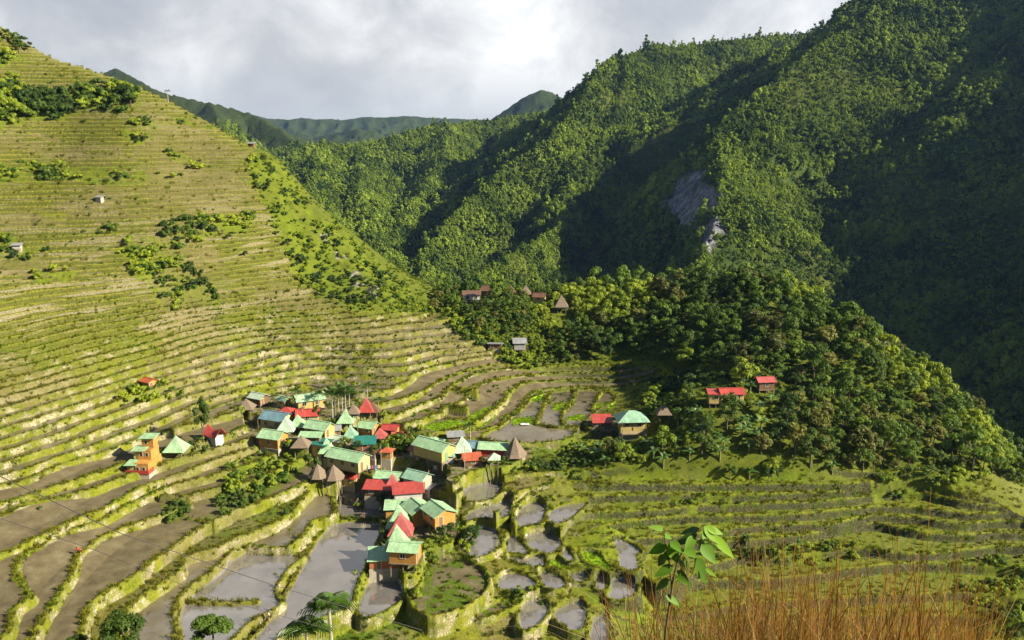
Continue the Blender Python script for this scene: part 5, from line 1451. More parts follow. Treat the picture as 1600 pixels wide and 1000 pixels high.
# --- on the steep left slope
house('hillside_shed', 'shed', 391, 226, 3.4, 2.2, 1.3, -8, 'shed', 'grey', 'brown', 'tiny brown shed on the skyline end of the terraced slope', rise=.3, win='', door='')
house('hillside_shed', 'shed', 156, 313, 2.0, 1.3, .9, -20, 'shed', 'grey', 'stone', 'tiny pale shed alone in the middle of the terraced slope', rise=.3, win='', door='')
house('hillside_shed', 'shed', 27, 388, 2.2, 1.3, .8, 10, 'shed', 'grey', 'white', 'tiny white shed beside a bush at the left edge of the slope', rise=.3, win='', door='')
# ------------------------------------------------------------------ named trees of the forest knoll; the rest of the forest as one mass
def inpoly_px(u, v, poly):
    r = False; j = len(poly) - 1
    for i in range(len(poly)):
        if (poly[i][1] > v) != (poly[j][1] > v) and u < (poly[j][0] - poly[i][0]) * (v - poly[i][1]) / (poly[j][1] - poly[i][1]) + poly[i][0]: r = not r
        j = i
    return r
# foot of the forest on the knoll, traced on the ground
FOREST = hitpoly([(715,488),(735,520),(800,556),(860,570),(1010,556),(1060,575),(1160,590),(1150,640),(1040,668),(1000,680),(900,712),(920,728),(1250,735),(1400,740),(1500,742),(1550,750),(1600,770)], 0)
FOREST = np.concatenate([FOREST, [(118, 165), (112, 180), (100, 200), (80, 220), (60, 235), (30, 245), (0, 250), (-20, 246)]])
PROTO = {}
def build_forest():
    rng = np.random.default_rng(5)
    x0, y0 = FOREST.min(0); x1, y1 = FOREST.max(0)
    cand = rng.uniform((x0 - 2, y0 - 2), (x1 + 25, y1 + 25), (14000, 2))
    ins = inside(cand[:, 0], cand[:, 1], FOREST)
    # behind the crest too, so that the knoll is not bald from the side
    back = inside(cand[:, 0], cand[:, 1], np.array([(-22, 244), (0, 248), (30, 243), (60, 232), (82, 217), (102, 198), (115, 178), (122, 165), (160, 170), (140, 220), (100, 262), (30, 285), (-30, 285)]))
    P = []
    def far_enough(x, y, r):
        for (a, b, s) in P:
            if (a - x) ** 2 + (b - y) ** 2 < ((r + s) * .50) ** 2: return False
        return True
    n1 = Noise(77)
    for (x, y), i_, b_ in zip(cand, ins, back):
        if not (i_ or b_): continue
        crest = y > 205
        r = (1.1 + 2.3 * rng.random() ** 1.3) * (1.1 if crest else 1.0)
        uu = project(x, y, 12.0)[0]
        if uu < 930 and y > 190: r *= .5 + .5 * max(0, (uu - 860) / 70)
        blocked = False
        for (cx, cy, cr) in CLEAR:
            if (cx - x) ** 2 + (cy - y) ** 2 < (cr + r * .6) ** 2: blocked = True
        if blocked: continue
        if far_enough(x, y, r): P.append((x, y, r))
    return P
CLEAR = [(a, b, c * 1.15) for a, b, c in HOUSE_CLEAR]
def clear_at(u, v, r, front=7.0):
    h_ = hit(u, v)
    if h_: 
        CLEAR.append((h_[0], h_[1], r))
        d = math.hypot(h_[0], h_[1])
        for k in (.5, 1.0): CLEAR.append((h_[0] * (1 - front * k / d), h_[1] * (1 - front * k / d), r * .9))
for u, v, r in [(985,665,5),(940,662,3.5),(1030,655,3),(1130,628,3.6),(1190,612,1.2),(740,470,5),(774,543,2.5),(812,547,2.5),(880,488,3),(800,464,2),(820,464,2),(842,468,2.5),(765,455,2)]: clear_at(u, v, r)
TREES = build_forest()
FOREST_GROUP = 'broadleaf trees of the forest on the knoll'
BAN_GROUP = 'banana plants at the foot of the forest'
def place_forest():
    n1 = Noise(77)
    def vis_key(t):
        return math.hypot(t[0], t[1])
    ts = sorted(TREES, key=vis_key)
    big = 0; rest = []
    for (x, y, r) in ts:
        v = float(n1.fbm(np.array([x / 22.]), np.array([y / 22.]), 2)[0])
        nearfoot = float(seg_sdf(np.array([x]), np.array([y]), FOREST[:17], False, 14.0)[0])
        if nearfoot < 12 and y < 190 and random.random() < .38 and x < 60:
            if big < 250:
                banana(x, y, random.uniform(1.7, 2.5), 'banana plant with broad arching leaves among the dark trees at the forest foot', BAN_GROUP); big += 1
            else: rest.append((x, y, r, 99))
            continue
        kind = 'lime_a' if v > .60 else ('broad_a', 'broad_b', 'broad_c', 'broad_d', 'broad_e')[random.randrange(5)]
        if big < 250 and project(x, y, near_z(x, y) + r)[0] < 1660:
            if kind == 'lime_a':
                tree(x, y, r, kind, 'low yellow-green tree in the forest on the knoll right of the village', 'tree', 'yellow-green trees in the knoll forest')
            else:
                tree(x, y, r, kind, 'dark green bushy broadleaf tree in the dense forest on the knoll', 'tree', FOREST_GROUP, tall=random.uniform(.9, 1.25))
            big += 1
        else: rest.append((x, y, r, ('broad_a', 'broad_b', 'broad_c', 'broad_d', 'lime_a', 'broad_e').index(kind)))
    return rest
REST = place_forest()
def proto_obj(key):
    """the crown of a real tree already standing in the scene"""
    me = CR[key]
    for o in bpy.data.objects:
        if o.data is me: return o
    return None
def lone(key, u, v, r, label, name='shrub', cat='shrub', fn=None):
    """a single plant that stands in the scene and also serves as the pattern for a mass"""
    p = hit(u, v); z = float(near_z(p[0], p[1]))
    me = CR[key]
    o = bpy.data.objects.new(name, me); COL.objects.link(o); o.location = (p[0], p[1], z); o.scale = (r, r, r); o.rotation_euler = (0, 0, random.random() * 6)
    o['label'] = label; o['category'] = cat
    return o
def scatter_forest():
    for k in ('broad_a', 'broad_b', 'broad_c', 'broad_d', 'lime_a', 'broad_e'):
        PROTO[k] = proto_obj(k)
    keys = ['broad_a', 'broad_b', 'broad_c', 'broad_d', 'lime_a', 'broad_e']
    R_ = [t for t in REST if t[3] < 9]
    x = np.array([t[0] for t in R_]); y = np.array([t[1] for t in R_]); r = np.array([t[2] for t in R_]); k = np.array([t[3] for t in R_])
    z = near_z(x, y) - .1
    o = scatter('knoll_forest', np.stack([x, y, z], -1), r, [PROTO[q] for q in keys], kindv=k, stretch=RNG.uniform(.9, 1.3, len(r)), label='dense green forest covering the back of the knoll', category='forest')
    # undergrowth between the trees
scatter_forest()

def mountain_forest():
    rng = np.random.default_rng(9)
    # the pattern trees stand in view on the near lip of the far slope
    pats = []
    for key, (u, v) in zip(('far_a', 'far_b', 'far_c', 'far_d'), ((648, 436), (664, 440), (672, 446), (655, 428))):
        cx, cy, cz = ridge_hit(u, v, 300)
        o = rotz_empty('forest_tree', (cx, cy, cz), 3.4, 0, {'far_a': 'round-crowned tree low on the mountainside beyond the spur', 'far_b': 'upright green tree low on the mountainside beyond the spur', 'far_c': 'flat spreading tree low on the mountainside beyond the spur', 'far_d': 'pointed slim tree low on the mountainside beyond the spur'}[key], 'tree', 'forest trees beyond the spur')
        child('trunk', TR[0], o); pats.append(child('crown', CR[key], o))
    n = 260000
    # even density over the ground, thinning with distance; rejection on slope of cliffs
    az = rng.uniform(R(-36), R(42), n); r = np.sqrt(rng.uniform(250 ** 2, 1560 ** 2, n))
    x = r * np.sin(az); y = r * np.cos(az)
    z = mount_z(x, y)
    u, v = project(x, y, z)
    keep = z > VALLEY_FLOOR + 6
    # cull what the near valley and the ridges hide from anywhere near the viewpoint
    seen = np.zeros(n, bool)
    for cxx, hh in ((0., H + 6), (-25., H + 3), (25., H + 3)):
        t = np.linspace(.15, .97, 46)[:, None]
        sx = cxx + (x - cxx) * t; sy = y * t; sz = hh + (z + 9 - hh) * t
        rr_ = np.hypot(sx, sy)
        gz = np.where(rr_ > 236, mount_z(sx.ravel(), sy.ravel()).reshape(sx.shape), -99)
        gn = np.where((rr_ < 330) & (sy > 50), hbase(sx, sy), -99)
        seen |= (sz > np.maximum(gz, gn) - 5).all(0)
    keep &= seen
    # leave the bare cliff free
    i = np.clip(((az - MAZ[0]) / (MAZ[1] - MAZ[0])).astype(int), 0, len(MAZ) - 1); j = np.clip(np.searchsorted(MRR, r), 0, len(MRR) - 1)
    keep &= MROCK[i, j] + .5 * (N3(x / 6, y / 6) - .5) < .45
    x, y, z, r = x[keep], y[keep], z[keep], r[keep]
    s = rng.uniform(1.4, 3.3, len(x)) * (1 + .45 * sstep(500, 1500, r))
    gr = N1.fbm(x / 60, y / 60, 3); s = s * np.where(rng.random(len(x)) < .06, 1.7, 1.0) * np.where(gr > .57, .68, 1.0) * (.8 + .4 * N2(x / 30, y / 30))
    print('mountain trees', len(x))
    scatter('mountain_forest', np.stack([x, y, z - .2 * s], -1), s, pats, kindv=rng.choice([0, 1, 2, 3], len(x), p=[.35, .25, .28, .12]), stretch=rng.uniform(.8, 1.25, len(x)), tilt=.12, label='dense green forest covering the mountainsides', category='forest')
mountain_forest()
# ------------------------------------------------------------------ thickets on the slopes (traced on the ground)
def sample_poly(P, dens, rng):
    x0, y0 = P.min(0); x1, y1 = P.max(0); n = int(dens * (x1 - x0) * (y1 - y0))
    q = rng.uniform((x0, y0), (x1, y1), (n, 2))
    return q[inside(q[:, 0], q[:, 1], P)]
def ground_cover():
    rng = np.random.default_rng(21)
    lone_sh = [lone('shrub_a', 318, 702, 1.0, 'round lime-green shrub beside the curved red roof'), lone('shrub_b', 452, 822, 1.1, 'mid-green shrub at the lower end of the weedy terrace'), lone('shrub_c', 120, 160, 1.5, 'dark green shrub in the upper thicket of the slope')]
    P = []; S = []; K = []
    for dens, size, pl in LUSH:
        w = hitpoly(pl, 0)
        q = sample_poly(w, dens * 2.0, rng)
        if len(q) == 0: continue
        cl = np.ones(len(q), bool)
        for hx, hy, hr in HOUSE_CLEAR: cl &= (q[:, 0] - hx) ** 2 + (q[:, 1] - hy) ** 2 > hr * hr
        q = q[cl]
        if not len(q): continue
        q = q[rng.random(len(q)) < sstep(.30, .56, N2.fbm(q[:, 0] / 6, q[:, 1] / 6, 3)) + .15]
        z = near_z(q[:, 0], q[:, 1])
        P.append(np.column_stack([q, z])); S.append(size * rng.uniform(.6, 1.6, len(q)) * np.where(q[:, 1] > 190, 1.25, 1))
        dark = N1.fbm(q[:, 0] / 8, q[:, 1] / 8, 2)
        K.append(np.where(dark > .58, 2, np.where(rng.random(len(q)) < .72, 0, 1)))
    # isolated low bushes on the terraces
    q = rng.uniform((-260, 110), (60, 330), (9000, 2)); h_ = near_z(q[:, 0], q[:, 1])
    cl = rng.random(len(q)) < np.where(q[:, 1] > 180, .26, .03) * sstep(.5, .62, N2.fbm(q[:, 0] / 12, q[:, 1] / 12, 3)) * 3
    for hx, hy, hr in HOUSE_CLEAR: cl &= (q[:, 0] - hx) ** 2 + (q[:, 1] - hy) ** 2 > hr * hr
    q = q[cl]; P.append(np.column_stack([q, h_[cl]])); S.append(rng.uniform(.25, .7, len(q))); K.append(rng.choice([0, 1, 2], len(q), p=[.5, .3, .2]))
    P = np.concatenate(P); S = np.concatenate(S); K = np.concatenate(K)
    print('shrubs', len(P))
    scatter('slope_thicket', P, S, lone_sh, kindv=K, tilt=.15, label='green thicket of low shrubs between the terraces', category='undergrowth')
    # grass on lips, banks and walls
    tufts = [tuft_mesh('tuft_a', 61, 20, .5, .34, .045, 'grass_blade'), tuft_mesh('tuft_b', 62, 22, .42, .36, .05, 'grass_green'), tuft_mesh('tuft_c', 63, 18, .62, .30, .04, 'grass_blade', .7), tuft_mesh('tuft_r', 64, 26, .5, .4, .05, 'rice_blade', .3)]
    to = []
    for me, (u, v), lb in zip(tufts, ((430, 900), (655, 945), (470, 868), (818, 658)), ('yellowish grass tuft on the stone bank left of the big pond', 'green grass tuft on the bank below the bare brown field', 'tall straw-coloured grass tuft at the top of the bank left of the big pond', 'clump of bright green rice in the small plot above the brown paddy')):
        p = hit(u, v); o = bpy.data.objects.new('grass_tuft', me); COL.objects.link(o); o.location = (p[0], p[1], float(near_z(p[0], p[1]))); o['label'] = lb; o['category'] = 'grass'; to.append(o)
    sh = NX.shape; r = np.hypot(NX, NY)
    inview = (np.abs(np.degrees(np.arctan2(NX, NY))) < 33.5)
    area = r * np.radians(.05) * np.gradient(RRV)[None, :]
    dens = np.zeros(sh)
    lip = (NE > .3); dens += np.where(lip, 2.6, 0)
    dens += np.where((NW > .5), 1.5 * sstep(.45, .62, N1.fbm(NX / 3, NY / 3, 3)) + .15, 0)
    dens += np.where((NK == 0) & (NE <= .3) & (NW < .5), .6, 0)
    dens += np.where(NK == 3, 5.0, 0) + np.where(NK == 6, .9, 0) + np.where(NK == 4, .6, 0) + np.where(NK == 5, .35, 0)
    dens += np.where(NK == 2, .10 * sstep(.55, .7, N2.fbm(NX / 6, NY / 6, 3)), 0)
    dens *= np.where((NX > 8) & (NK == 0) & (NY < 175), .75, 1.0)
    dens *= np.where(r > 235, .45, 1.0) * np.where(NZ > 22, .28, 1)
    prob = dens * area * inview * (r < 338)
    pick = rng.random(sh) < prob
    x = NX[pick]; y = NY[pick]; z = NZ[pick]; kd = NK[pick]
    s = rng.uniform(.55, 1.25, len(x)) * np.where(kd == 3, .6, 1) * np.where(r[pick] > 235, 1.35, 1)
    cl = np.ones(len(x), bool)
    for hx, hy, hr in HOUSE_CLEAR: cl &= (x - hx) ** 2 + (y - hy) ** 2 > (hr * .8) ** 2
    green = N3.fbm(x / 7, y / 7, 3)
    K = np.where(kd == 3, 3, np.where((kd == 6) | (green > .60), 1, np.where(rng.random(len(x)) < .6, 0, 2)))
    x, y, z, s, K = x[cl], y[cl], z[cl], s[cl], K[cl]
    print('tufts', len(x))
    scatter('terrace_grass', np.stack([x, y, z - .03], -1), s, to, kindv=K, tilt=.2, label='short grass growing along the terrace banks', category='grass')

# ------------------------------------------------------------------ trees and palms of the village and the slopes
def put_tree(u, v, r, kind, label, name='broadleaf_tree', group=None, tall=1.0, cat='tree'):
    p = foundation(u, v)
    return tree(p[0], p[1], r, kind, label, cat, group, name, p[2], tall)
def village_green():
    G1 = 'slender palms with pale trunks behind the village'
    for u, v, h in [(524, 652, 5), (530, 653, 6), (536, 652, 5), (541, 654, 6), (547, 652, 5), (520, 654, 5)]:
        p = foundation(u, v); palm(p[0], p[1], h, 2.1, 'slender palm with straight pale trunk in the tight row behind the village', G1, p[2])
    for u, v, h, lb in [(575, 640, 5, 'single palm right of the row of pale trunks, above the red pyramid roof'), (464, 642, 4, 'short palm in front of the left end of the long upper barn'), (498, 640, 3, 'short palm at the right end of the long upper barn'),
                        (735, 706, 5, 'dark palm rising behind the right-hand mint roofs'), (592, 648, 3, 'small palm beside the rusty brown roof at the village edge')]:
        p = foundation(u, v); palm(p[0], p[1], h, 1.9, lb, None, p[2])
    put_tree(318, 694, 1.9, 'broad_d', 'tall dark cone-shaped tree left of the red saddle roof', 'dark_tree', tall=1.9)
    put_tree(306, 704, 1.3, 'broad_c', 'low dark tree at the foot of the tall cone-shaped tree', tall=.9)
    put_tree(488, 744, 1.7, 'broad_c', 'dark green tree left of the thatched huts at the pond edge', tall=1.5)
    put_tree(737, 852, 2.0, 'broad_a', 'round leafy bush-like tree beside the first round pond', 'bushy_tree', tall=.9)
    put_tree(778, 442 + 30, 2.6, 'broad_b', 'round green tree in the middle of the saddle houses', tall=1.2)
    put_tree(1078, 632, 2.6, 'broad_c', 'dark round tree just left of the long red-roofed forest house', tall=1.0)
    put_tree(652, 936, 1.1, 'lime_a', 'lime-green bush on the stone corner right of the square pond', 'bush', cat='bush')
    put_tree(560, 795, 1.0, 'lime_b', 'low lime-green bush at the right edge of the upper pond', 'bush', cat='bush')
    put_tree(596, 797, 1.2, 'broad_a', 'green bush below the dark red-roofed low house', 'bush', cat='bush')
    put_tree(1205, 742, 1.8, 'lime_a', 'pale bush standing forward of the forest on the gravelly terrace', 'bush', cat='bush')
    g = 'small leafy trees among the village houses'
    for u, v, r in [(596, 712, 1.3), (584, 716, 1.2), (620, 704, 1.5), (634, 702, 1.6), (646, 700, 1.3), (655, 704, 1.1), (538, 702, 1.3), (557, 708, 1.3), (528, 712, 1.2), (466, 712, 1.2), (455, 708, 1.1), (448, 702, 1.0), (581, 725, 1.2), (640, 690, 1.2), (523, 668, 1.1),
                    (497, 656, 1.2), (600, 662, 1.1), (378, 650, 1.2), (660, 752, 1.0), (700, 700, .9), (690, 846, 1.1), (668, 862, 1.2), (650, 858, 1.0), (706, 836, 1.0), (612, 825, .8), (600, 842, .9), (596, 858, .8), (672, 880, 1.0), (755, 728, 1.0), (788, 728, .9), (823, 716, 1.1), (715, 758, .8), (562, 640, 1.0), (512, 640, 1.0)]:
        p = foundation(u, v)
        tree(p[0], p[1], r, random.choice(['broad_a', 'broad_b', 'broad_c', 'lime_a']), 'small leafy tree filling a gap among the village houses', 'tree', g, 'village_tree', p[2], random.uniform(.8, 1.2))
    g = 'dark trees of the upper thicket on the left slope'
    for u, v in [(10, 150), (28, 160), (48, 150), (60, 168), (82, 172), (5, 175), (30, 182), (120, 150), (150, 148), (165, 156), (182, 162), (196, 155), (178, 140), (205, 168), (135, 160), (100, 158)]:
        put_tree(u, v, random.uniform(1.5, 2.3), random.choice(['broad_c', 'broad_d', 'broad_a']), 'dark bushy tree in the upper thicket on the terraced slope', group=g, tall=.8)
    g = 'trees crowning the left slope'
    for u, v in [(-14, 62), (4, 60), (14, 66), (24, 72), (34, 76), (44, 80), (-2, 75), (30, 84)]:
        put_tree(u, v, random.uniform(1.7, 2.4), random.choice(['broad_b', 'broad_c', 'broad_a']), 'green tree in the clump crowning the top left corner of the slope', group=g, tall=.9)
    for u, v, r, lb in [(362, 375, 1.5, 'dark round shrub-like tree near the spur edge, upper of the dark bushes'), (450, 385, 1.6, 'dark tree just inside the steep grassy spur, upper one'), (472, 412, 1.7, 'dark tree on the steep grassy spur, lower one'), (383, 403, 1.1, 'small dark bush on the terraces left of the spur trees'), (262, 440, 1.3, 'dark bush in the lime-green diagonal thicket')]:
        put_tree(u, v, r, 'broad_c', lb, 'dark_bush', tall=.75, cat='bush')
    p = foundation(263, 152); palm(p[0], p[1], 3, 1.1, 'lone little palm on the skyline of the terraced slope', None, p[2])
    for u, v, s, lb in [(1165, 856, 1.6, 'pale banana sapling in the middle of the right-hand terraces'), (1247, 858, 1.5, 'thin banana sapling right of the pale one on the right-hand terraces'), (1206, 746, 1.7, 'banana plant leaning out over the gravelly right-hand terrace wall'), (1300, 742, 1.8, 'banana plant at the forest foot where the terraces narrow')]:
        p = foundation(u, v); banana(p[0], p[1], s, lb, None, p[2])
village_green()
def bare_tree():
    p = foundation(1378, 566); o = rotz_empty('bare_tree', (p[0], p[1], p[2]), 1, 0, 'leafless pale tree on the forest skyline against the black gorge', 'tree')
    child('trunk', mesh_of('bare_trunk', [tube([(0, 0, -.5), (.1, 0, 2.5), (.3, .1, 5.0)], [.22, .17, .10], 6)], M['palm_bark']), o)
    rng = np.random.default_rng(3)
    for k in range(9):
        a = rng.uniform(0, 6.28); z = rng.uniform(3.0, 5.0); L_ = rng.uniform(1.6, 2.8)
        b0 = np.array([.1 + .04 * z, 0, z]); b1 = b0 + np.array([math.cos(a) * L_ * .6, math.sin(a) * L_ * .6, L_ * .35]); b2 = b1 + np.array([math.cos(a + .5) * L_ * .5, math.sin(a + .5) * L_ * .5, L_ * .3]); b3 = b1 + np.array([math.cos(a - .7) * L_ * .4, math.sin(a - .7) * L_ * .4, L_ * .1])
        child('branch', mesh_of('bare_branch', [tube([b0, b1, b2], [.07, .05, .02], 5), tube([b1, b3], [.04, .015], 5)], M['palm_bark']), o)
bare_tree()

# ------------------------------------------------------------------ poles in the yards
for u, v, h, lb in [(700, 735, 4.2, 'thin pale pole standing left of the pale pyramid roof'), (653, 729, 3.4, 'thin pale pole standing at the left corner of the big barn'), (596, 738, 5.5, 'tall thin pole between the long lodge and the barn'), (726, 736, 5.0, 'white pole standing in front of the right pyramid roof'), (474, 668, 4.0, 'pale pole in front of the red-roofed house with roof gables')]:
    p = foundation(u, v)
    o = bpy.data.objects.new('wooden_pole', mesh_of('wooden_pole', [tube([(0, 0, -.3), (.03, 0, h)], [.07, .05], 6)], M['palm_bark'])); COL.objects.link(o); o.location = p; o['label'] = lb; o['category'] = 'pole'

# ------------------------------------------------------------------ things lying about
def tarp(u, v, w, d, col, rot, label, name='tarpaulin'):
    p = foundation(u, v); V = []; Fc = []; n = 6; rng = np.random.default_rng(int(u))
    for i in range(n):
        for j in range(n):
            x = (i / (n - 1) - .5) * w; y = (j / (n - 1) - .5) * d; V.append((x, y, .28 + rng.uniform(0, .14)))
    for i in range(n - 1):
        for j in range(n - 1): Fc.append((i * n + j, (i + 1) * n + j, (i + 1) * n + j + 1, i * n + j + 1))
    k = len(V); V += [(x, y, z - .03) for x, y, z in V]; Fc += [tuple(k + q for q in reversed(f)) for f in Fc]
    o = bpy.data.objects.new(name, poly_mesh(name, V, Fc, plain_mat(name, col, .6))); COL.objects.link(o); o.location = (p[0], p[1], float(near_z(p[0], p[1])) - .12); o.rotation_euler = (0, 0, R(rot)); o['label'] = label; o['category'] = name.replace('_', ' ')
tarp(820, 664, 1.9, 1.0, (.45, .44, .42), 5, 'small whitish sheet lying in the flooded field below the square rice plot')
def woodpile(u, v, rot, label):
    p = foundation(u, v); o = rotz_empty('woodpile', p, 1, R(rot), label, 'woodpile'); rng = np.random.default_rng(int(u))
    parts = [tube([(-.9 + rng.uniform(-.15, .15), (k % 6) * .17 - .45, .1 + (k // 6) * .15), (.9 + rng.uniform(-.15, .15), (k % 6) * .17 - .43, .1 + (k // 6) * .15)], [.075, .07], 6) for k in range(24)]
    child('logs', mesh_of('logs', parts, WOODM), o)
    child('stake', mesh_of('stake', [tube([(.5, -.56, -.2), (.5, -.56, .9)], [.03, .03], 5)], WOODM), o); child('stake', mesh_of('stake', [tube([(-.5, -.56, -.2), (-.5, -.56, .9)], [.03, .03], 5)], WOODM), o)
woodpile(706, 838, -30, 'pile of cut wood under the corner of the stilted orange house')
woodpile(664, 732, 20, 'pile of cut wood in front of the long side of the big barn')
def washing(u, v, L_, rot, label):
    p = foundation(u, v); o = rotz_empty('washing_line', p, 1, R(rot), label, 'washing line'); rng = np.random.default_rng(int(u))
    for a in (-L_ / 2, L_ / 2): child('post', mesh_of('line_post', [tube([(a, 0, -.4), (a, 0, 1.9)], [.05, .04], 5)], WOODM), o)
    child('line', mesh_of('line', [tube([(-L_ / 2, 0, 1.8), (0, 0, 1.7), (L_ / 2, 0, 1.8)], [.012] * 3, 4)], WOODM), o)
    for k in range(4):
        a = -L_ / 2 + (k + .6) * L_ / 4.4; w = rng.uniform(.25, .45); hh = rng.uniform(.5, .8)
        child('cloth', pmesh('cloth', [box(a - w, a + w * .6, -.02, .02, 1.72 - hh, 1.72)], plain_mat('cloth', [(.42, .42, .44), (.30, .07, .06), (.08, .16, .30), (.40, .33, .16)][k], .9)), o)
washing(690, 742, 3.4, -20, 'washing line with coloured cloths on the open yard below the big barn')
washing(586, 742, 2.8, 10, 'washing line with coloured cloths beside the long lodge')

# ------------------------------------------------------------------ people at work in the paddies
SKIN = plain_mat('skin', (.25, .13, .075), .6); HAIR = plain_mat('hair', (.012, .010, .009), .5)
def skin_body(name, joints, edges, parent, mat, sub=2):
    me = bpy.data.meshes.new(name); me.from_pydata([j[:3] for j in joints], edges, []); me.materials.append(mat)
    o = bpy.data.objects.new(name, me); COL.objects.link(o); o.parent = parent
    sk = o.modifiers.new('skin', 'SKIN'); sk.use_smooth_shade = True
    for i, j in enumerate(joints): me.skin_vertices[0].data[i].radius = (j[3], j[4] if len(j) > 4 else j[3])
    me.skin_vertices[0].data[0].use_root = True
    ss = o.modifiers.new('sub', 'SUBSURF'); ss.levels = sub; ss.render_levels = sub
    return o
def person(u, v, rot, bend, shirt, trousers, label):
    p = foundation(u, v); o = rotz_empty('person', p, 1, R(rot), label, 'person')
    c, s = math.cos(bend), math.sin(bend)           # the trunk leans forward (+x) by 'bend'
    def T(d, y=0.): return (d * s, y, .86 + d * c)
    hip = T(0); ch = T(.36); nk = T(.53); hd = T(.66); tp = T(.75)
    J = [(*hip, .14, .11), (*T(.18), .13, .10), (*ch, .16, .11), (*nk, .055), (*hd, .085), (*tp, .06)]
    E = [(0, 1), (1, 2), (2, 3), (3, 4), (4, 5)]
    for sg in (-1, 1):
        k = len(J)
        J += [(hip[0], sg * .10, .82, .085), (.10, sg * .12, .46, .06), (-.02, sg * .13, .08, .042), (.12, sg * .14, .03, .035)]
        E += [(0, k), (k, k + 1), (k + 1, k + 2), (k + 2, k + 3)]
        k = len(J); sh = T(.47, sg * .19)
        el = (sh[0] + .12 + .10 * s, sg * .24, sh[2] - .26); wr = (el[0] + .20, sg * .17, el[2] - (.20 if bend > .5 else .10)); hn = (wr[0] + .09, sg * .16, wr[2] - .04)
        J += [(*sh, .055), (*el, .042), (*wr, .028), (*hn, .032, .016)]
        E += [(2, k), (k, k + 1), (k + 1, k + 2), (k + 2, k + 3)]
        for f in range(4):
            J.append((hn[0] + .065 - .008 * abs(f - 1.3), hn[1] + sg * (.024 - .016 * f), hn[2] - .045, .009)); E.append((k + 3, len(J) - 1))
        J.append((hn[0] + .02, hn[1] - sg * .045, hn[2] - .03, .010)); E.append((k + 3, len(J) - 1))
    J.append((hd[0] + .095 * c + .02, 0, hd[2] - .10 * s, .014)); E.append((4, len(J) - 1))      # nose
    skin_body('body', J, E, o, SKIN)
    skin_body('shirt', [(*T(.02), .165, .135), (*T(.18), .155, .125), (*T(.36), .185, .135), (*T(.50), .085, .08)] + [(*T(.47, sg * .19), .075) for sg in (-1, 1)] + [(T(.47)[0] + .09, sg * .225, T(.47)[2] - .16, .062) for sg in (-1, 1)], [(0, 1), (1, 2), (2, 3), (2, 4), (2, 5), (4, 6), (5, 7)], o, plain_mat('shirt', shirt, .8))
    skin_body('trousers', [(hip[0], 0, .86, .165, .14)] + [q for sg in (-1, 1) for q in ((hip[0], sg * .10, .78, .105), (.10, sg * .12, .46, .078))], [(0, 1), (1, 2), (0, 3), (3, 4)], o, plain_mat('trousers', trousers, .8))
    skin_body('hair', [(*T(.69), .094), (*T(.76), .075), (T(.69)[0] - .03 * c, 0, T(.69)[2] + .03 * s, .09)], [(0, 1), (0, 2)], o, HAIR)
person(127, 868, 200, .95, (.34, .03, .02), (.12, .03, .03), 'farmer in red clothes bending over in the muddy paddy on the left')
person(421, 972, 200, .15, (.40, .34, .30), (.10, .09, .08), 'person in pale shirt standing in the brown channel left of the palms')

# ------------------------------------------------------------------ the slope the photograph is taken from
def own_slope():
    az = np.radians(np.arange(-180, 180.1, 1.5)); rr = np.concatenate([np.arange(.5, 12, .4), np.arange(12, 87, 2.5), [87.]])
    A, RR = np.meshgrid(az, rr, indexing='ij'); X = RR * np.sin(A); Y = RR * np.cos(A)
    z0 = H - 1.75 - .51 * Y
    e = 85.5 / RR
    hb = hbase(X * e, np.maximum(Y * e, 45)) - .2
    t = np.clip((RR - 9.5) / 76, 0, 1)
    front = sstep(-.1, .25, np.cos(A))
    zz = np.where(RR < 9.5, z0, (H - 1.75 - .51 * 9.5 * np.cos(A)) * (1 - t) + hb * t)
    back = H - 1.7 + .12 * RR
    Z = zz * front + back * (1 - front) + .15 * (N1.fbm(X / 1.5, Y / 1.5, 3) - .5)
    me, _ = grid_mesh('own_slope', X, Y, Z)
    m, nt, b = new_mat('slope_soil', 1, .05); pos = geopos(nt)
    r_ = ramp(nt, [(.3, (.05, .045, .015)), (.6, (.10, .09, .03)), (.8, (.12, .13, .02))]); nt.links.new(noise_tex(nt, 1.2, 5, .7, pos).outputs['Fac'], r_.inputs[0]); nt.links.new(r_.outputs[0], b.inputs['Base Color'])
    link('viewpoint_slope', me, m, kind='structure')
    return X, Y, Z
OS = own_slope()
def slope_z(x, y):
    r = math.hypot(x, y)
    i = int(np.argmin((OS[0] - x) ** 2 + (OS[1] - y) ** 2)); return float(OS[2].ravel()[i])
M['dry_a'] = leaf_mat('dry_grass_orange', (.13, .060, .015), (.36, .19, .055), .4, .7, .2)
M['dry_b'] = leaf_mat('dry_grass_straw', (.22, .15, .045), (.46, .36, .15), .4, .7, .2)
M['dry_c'] = leaf_mat('dry_grass_brown', (.07, .035, .014), (.20, .11, .04), .4, .8, .1)
M['dry_g'] = leaf_mat('grass_near_green', (.09, .11, .015), (.22, .24, .04), .45, .6, .2)
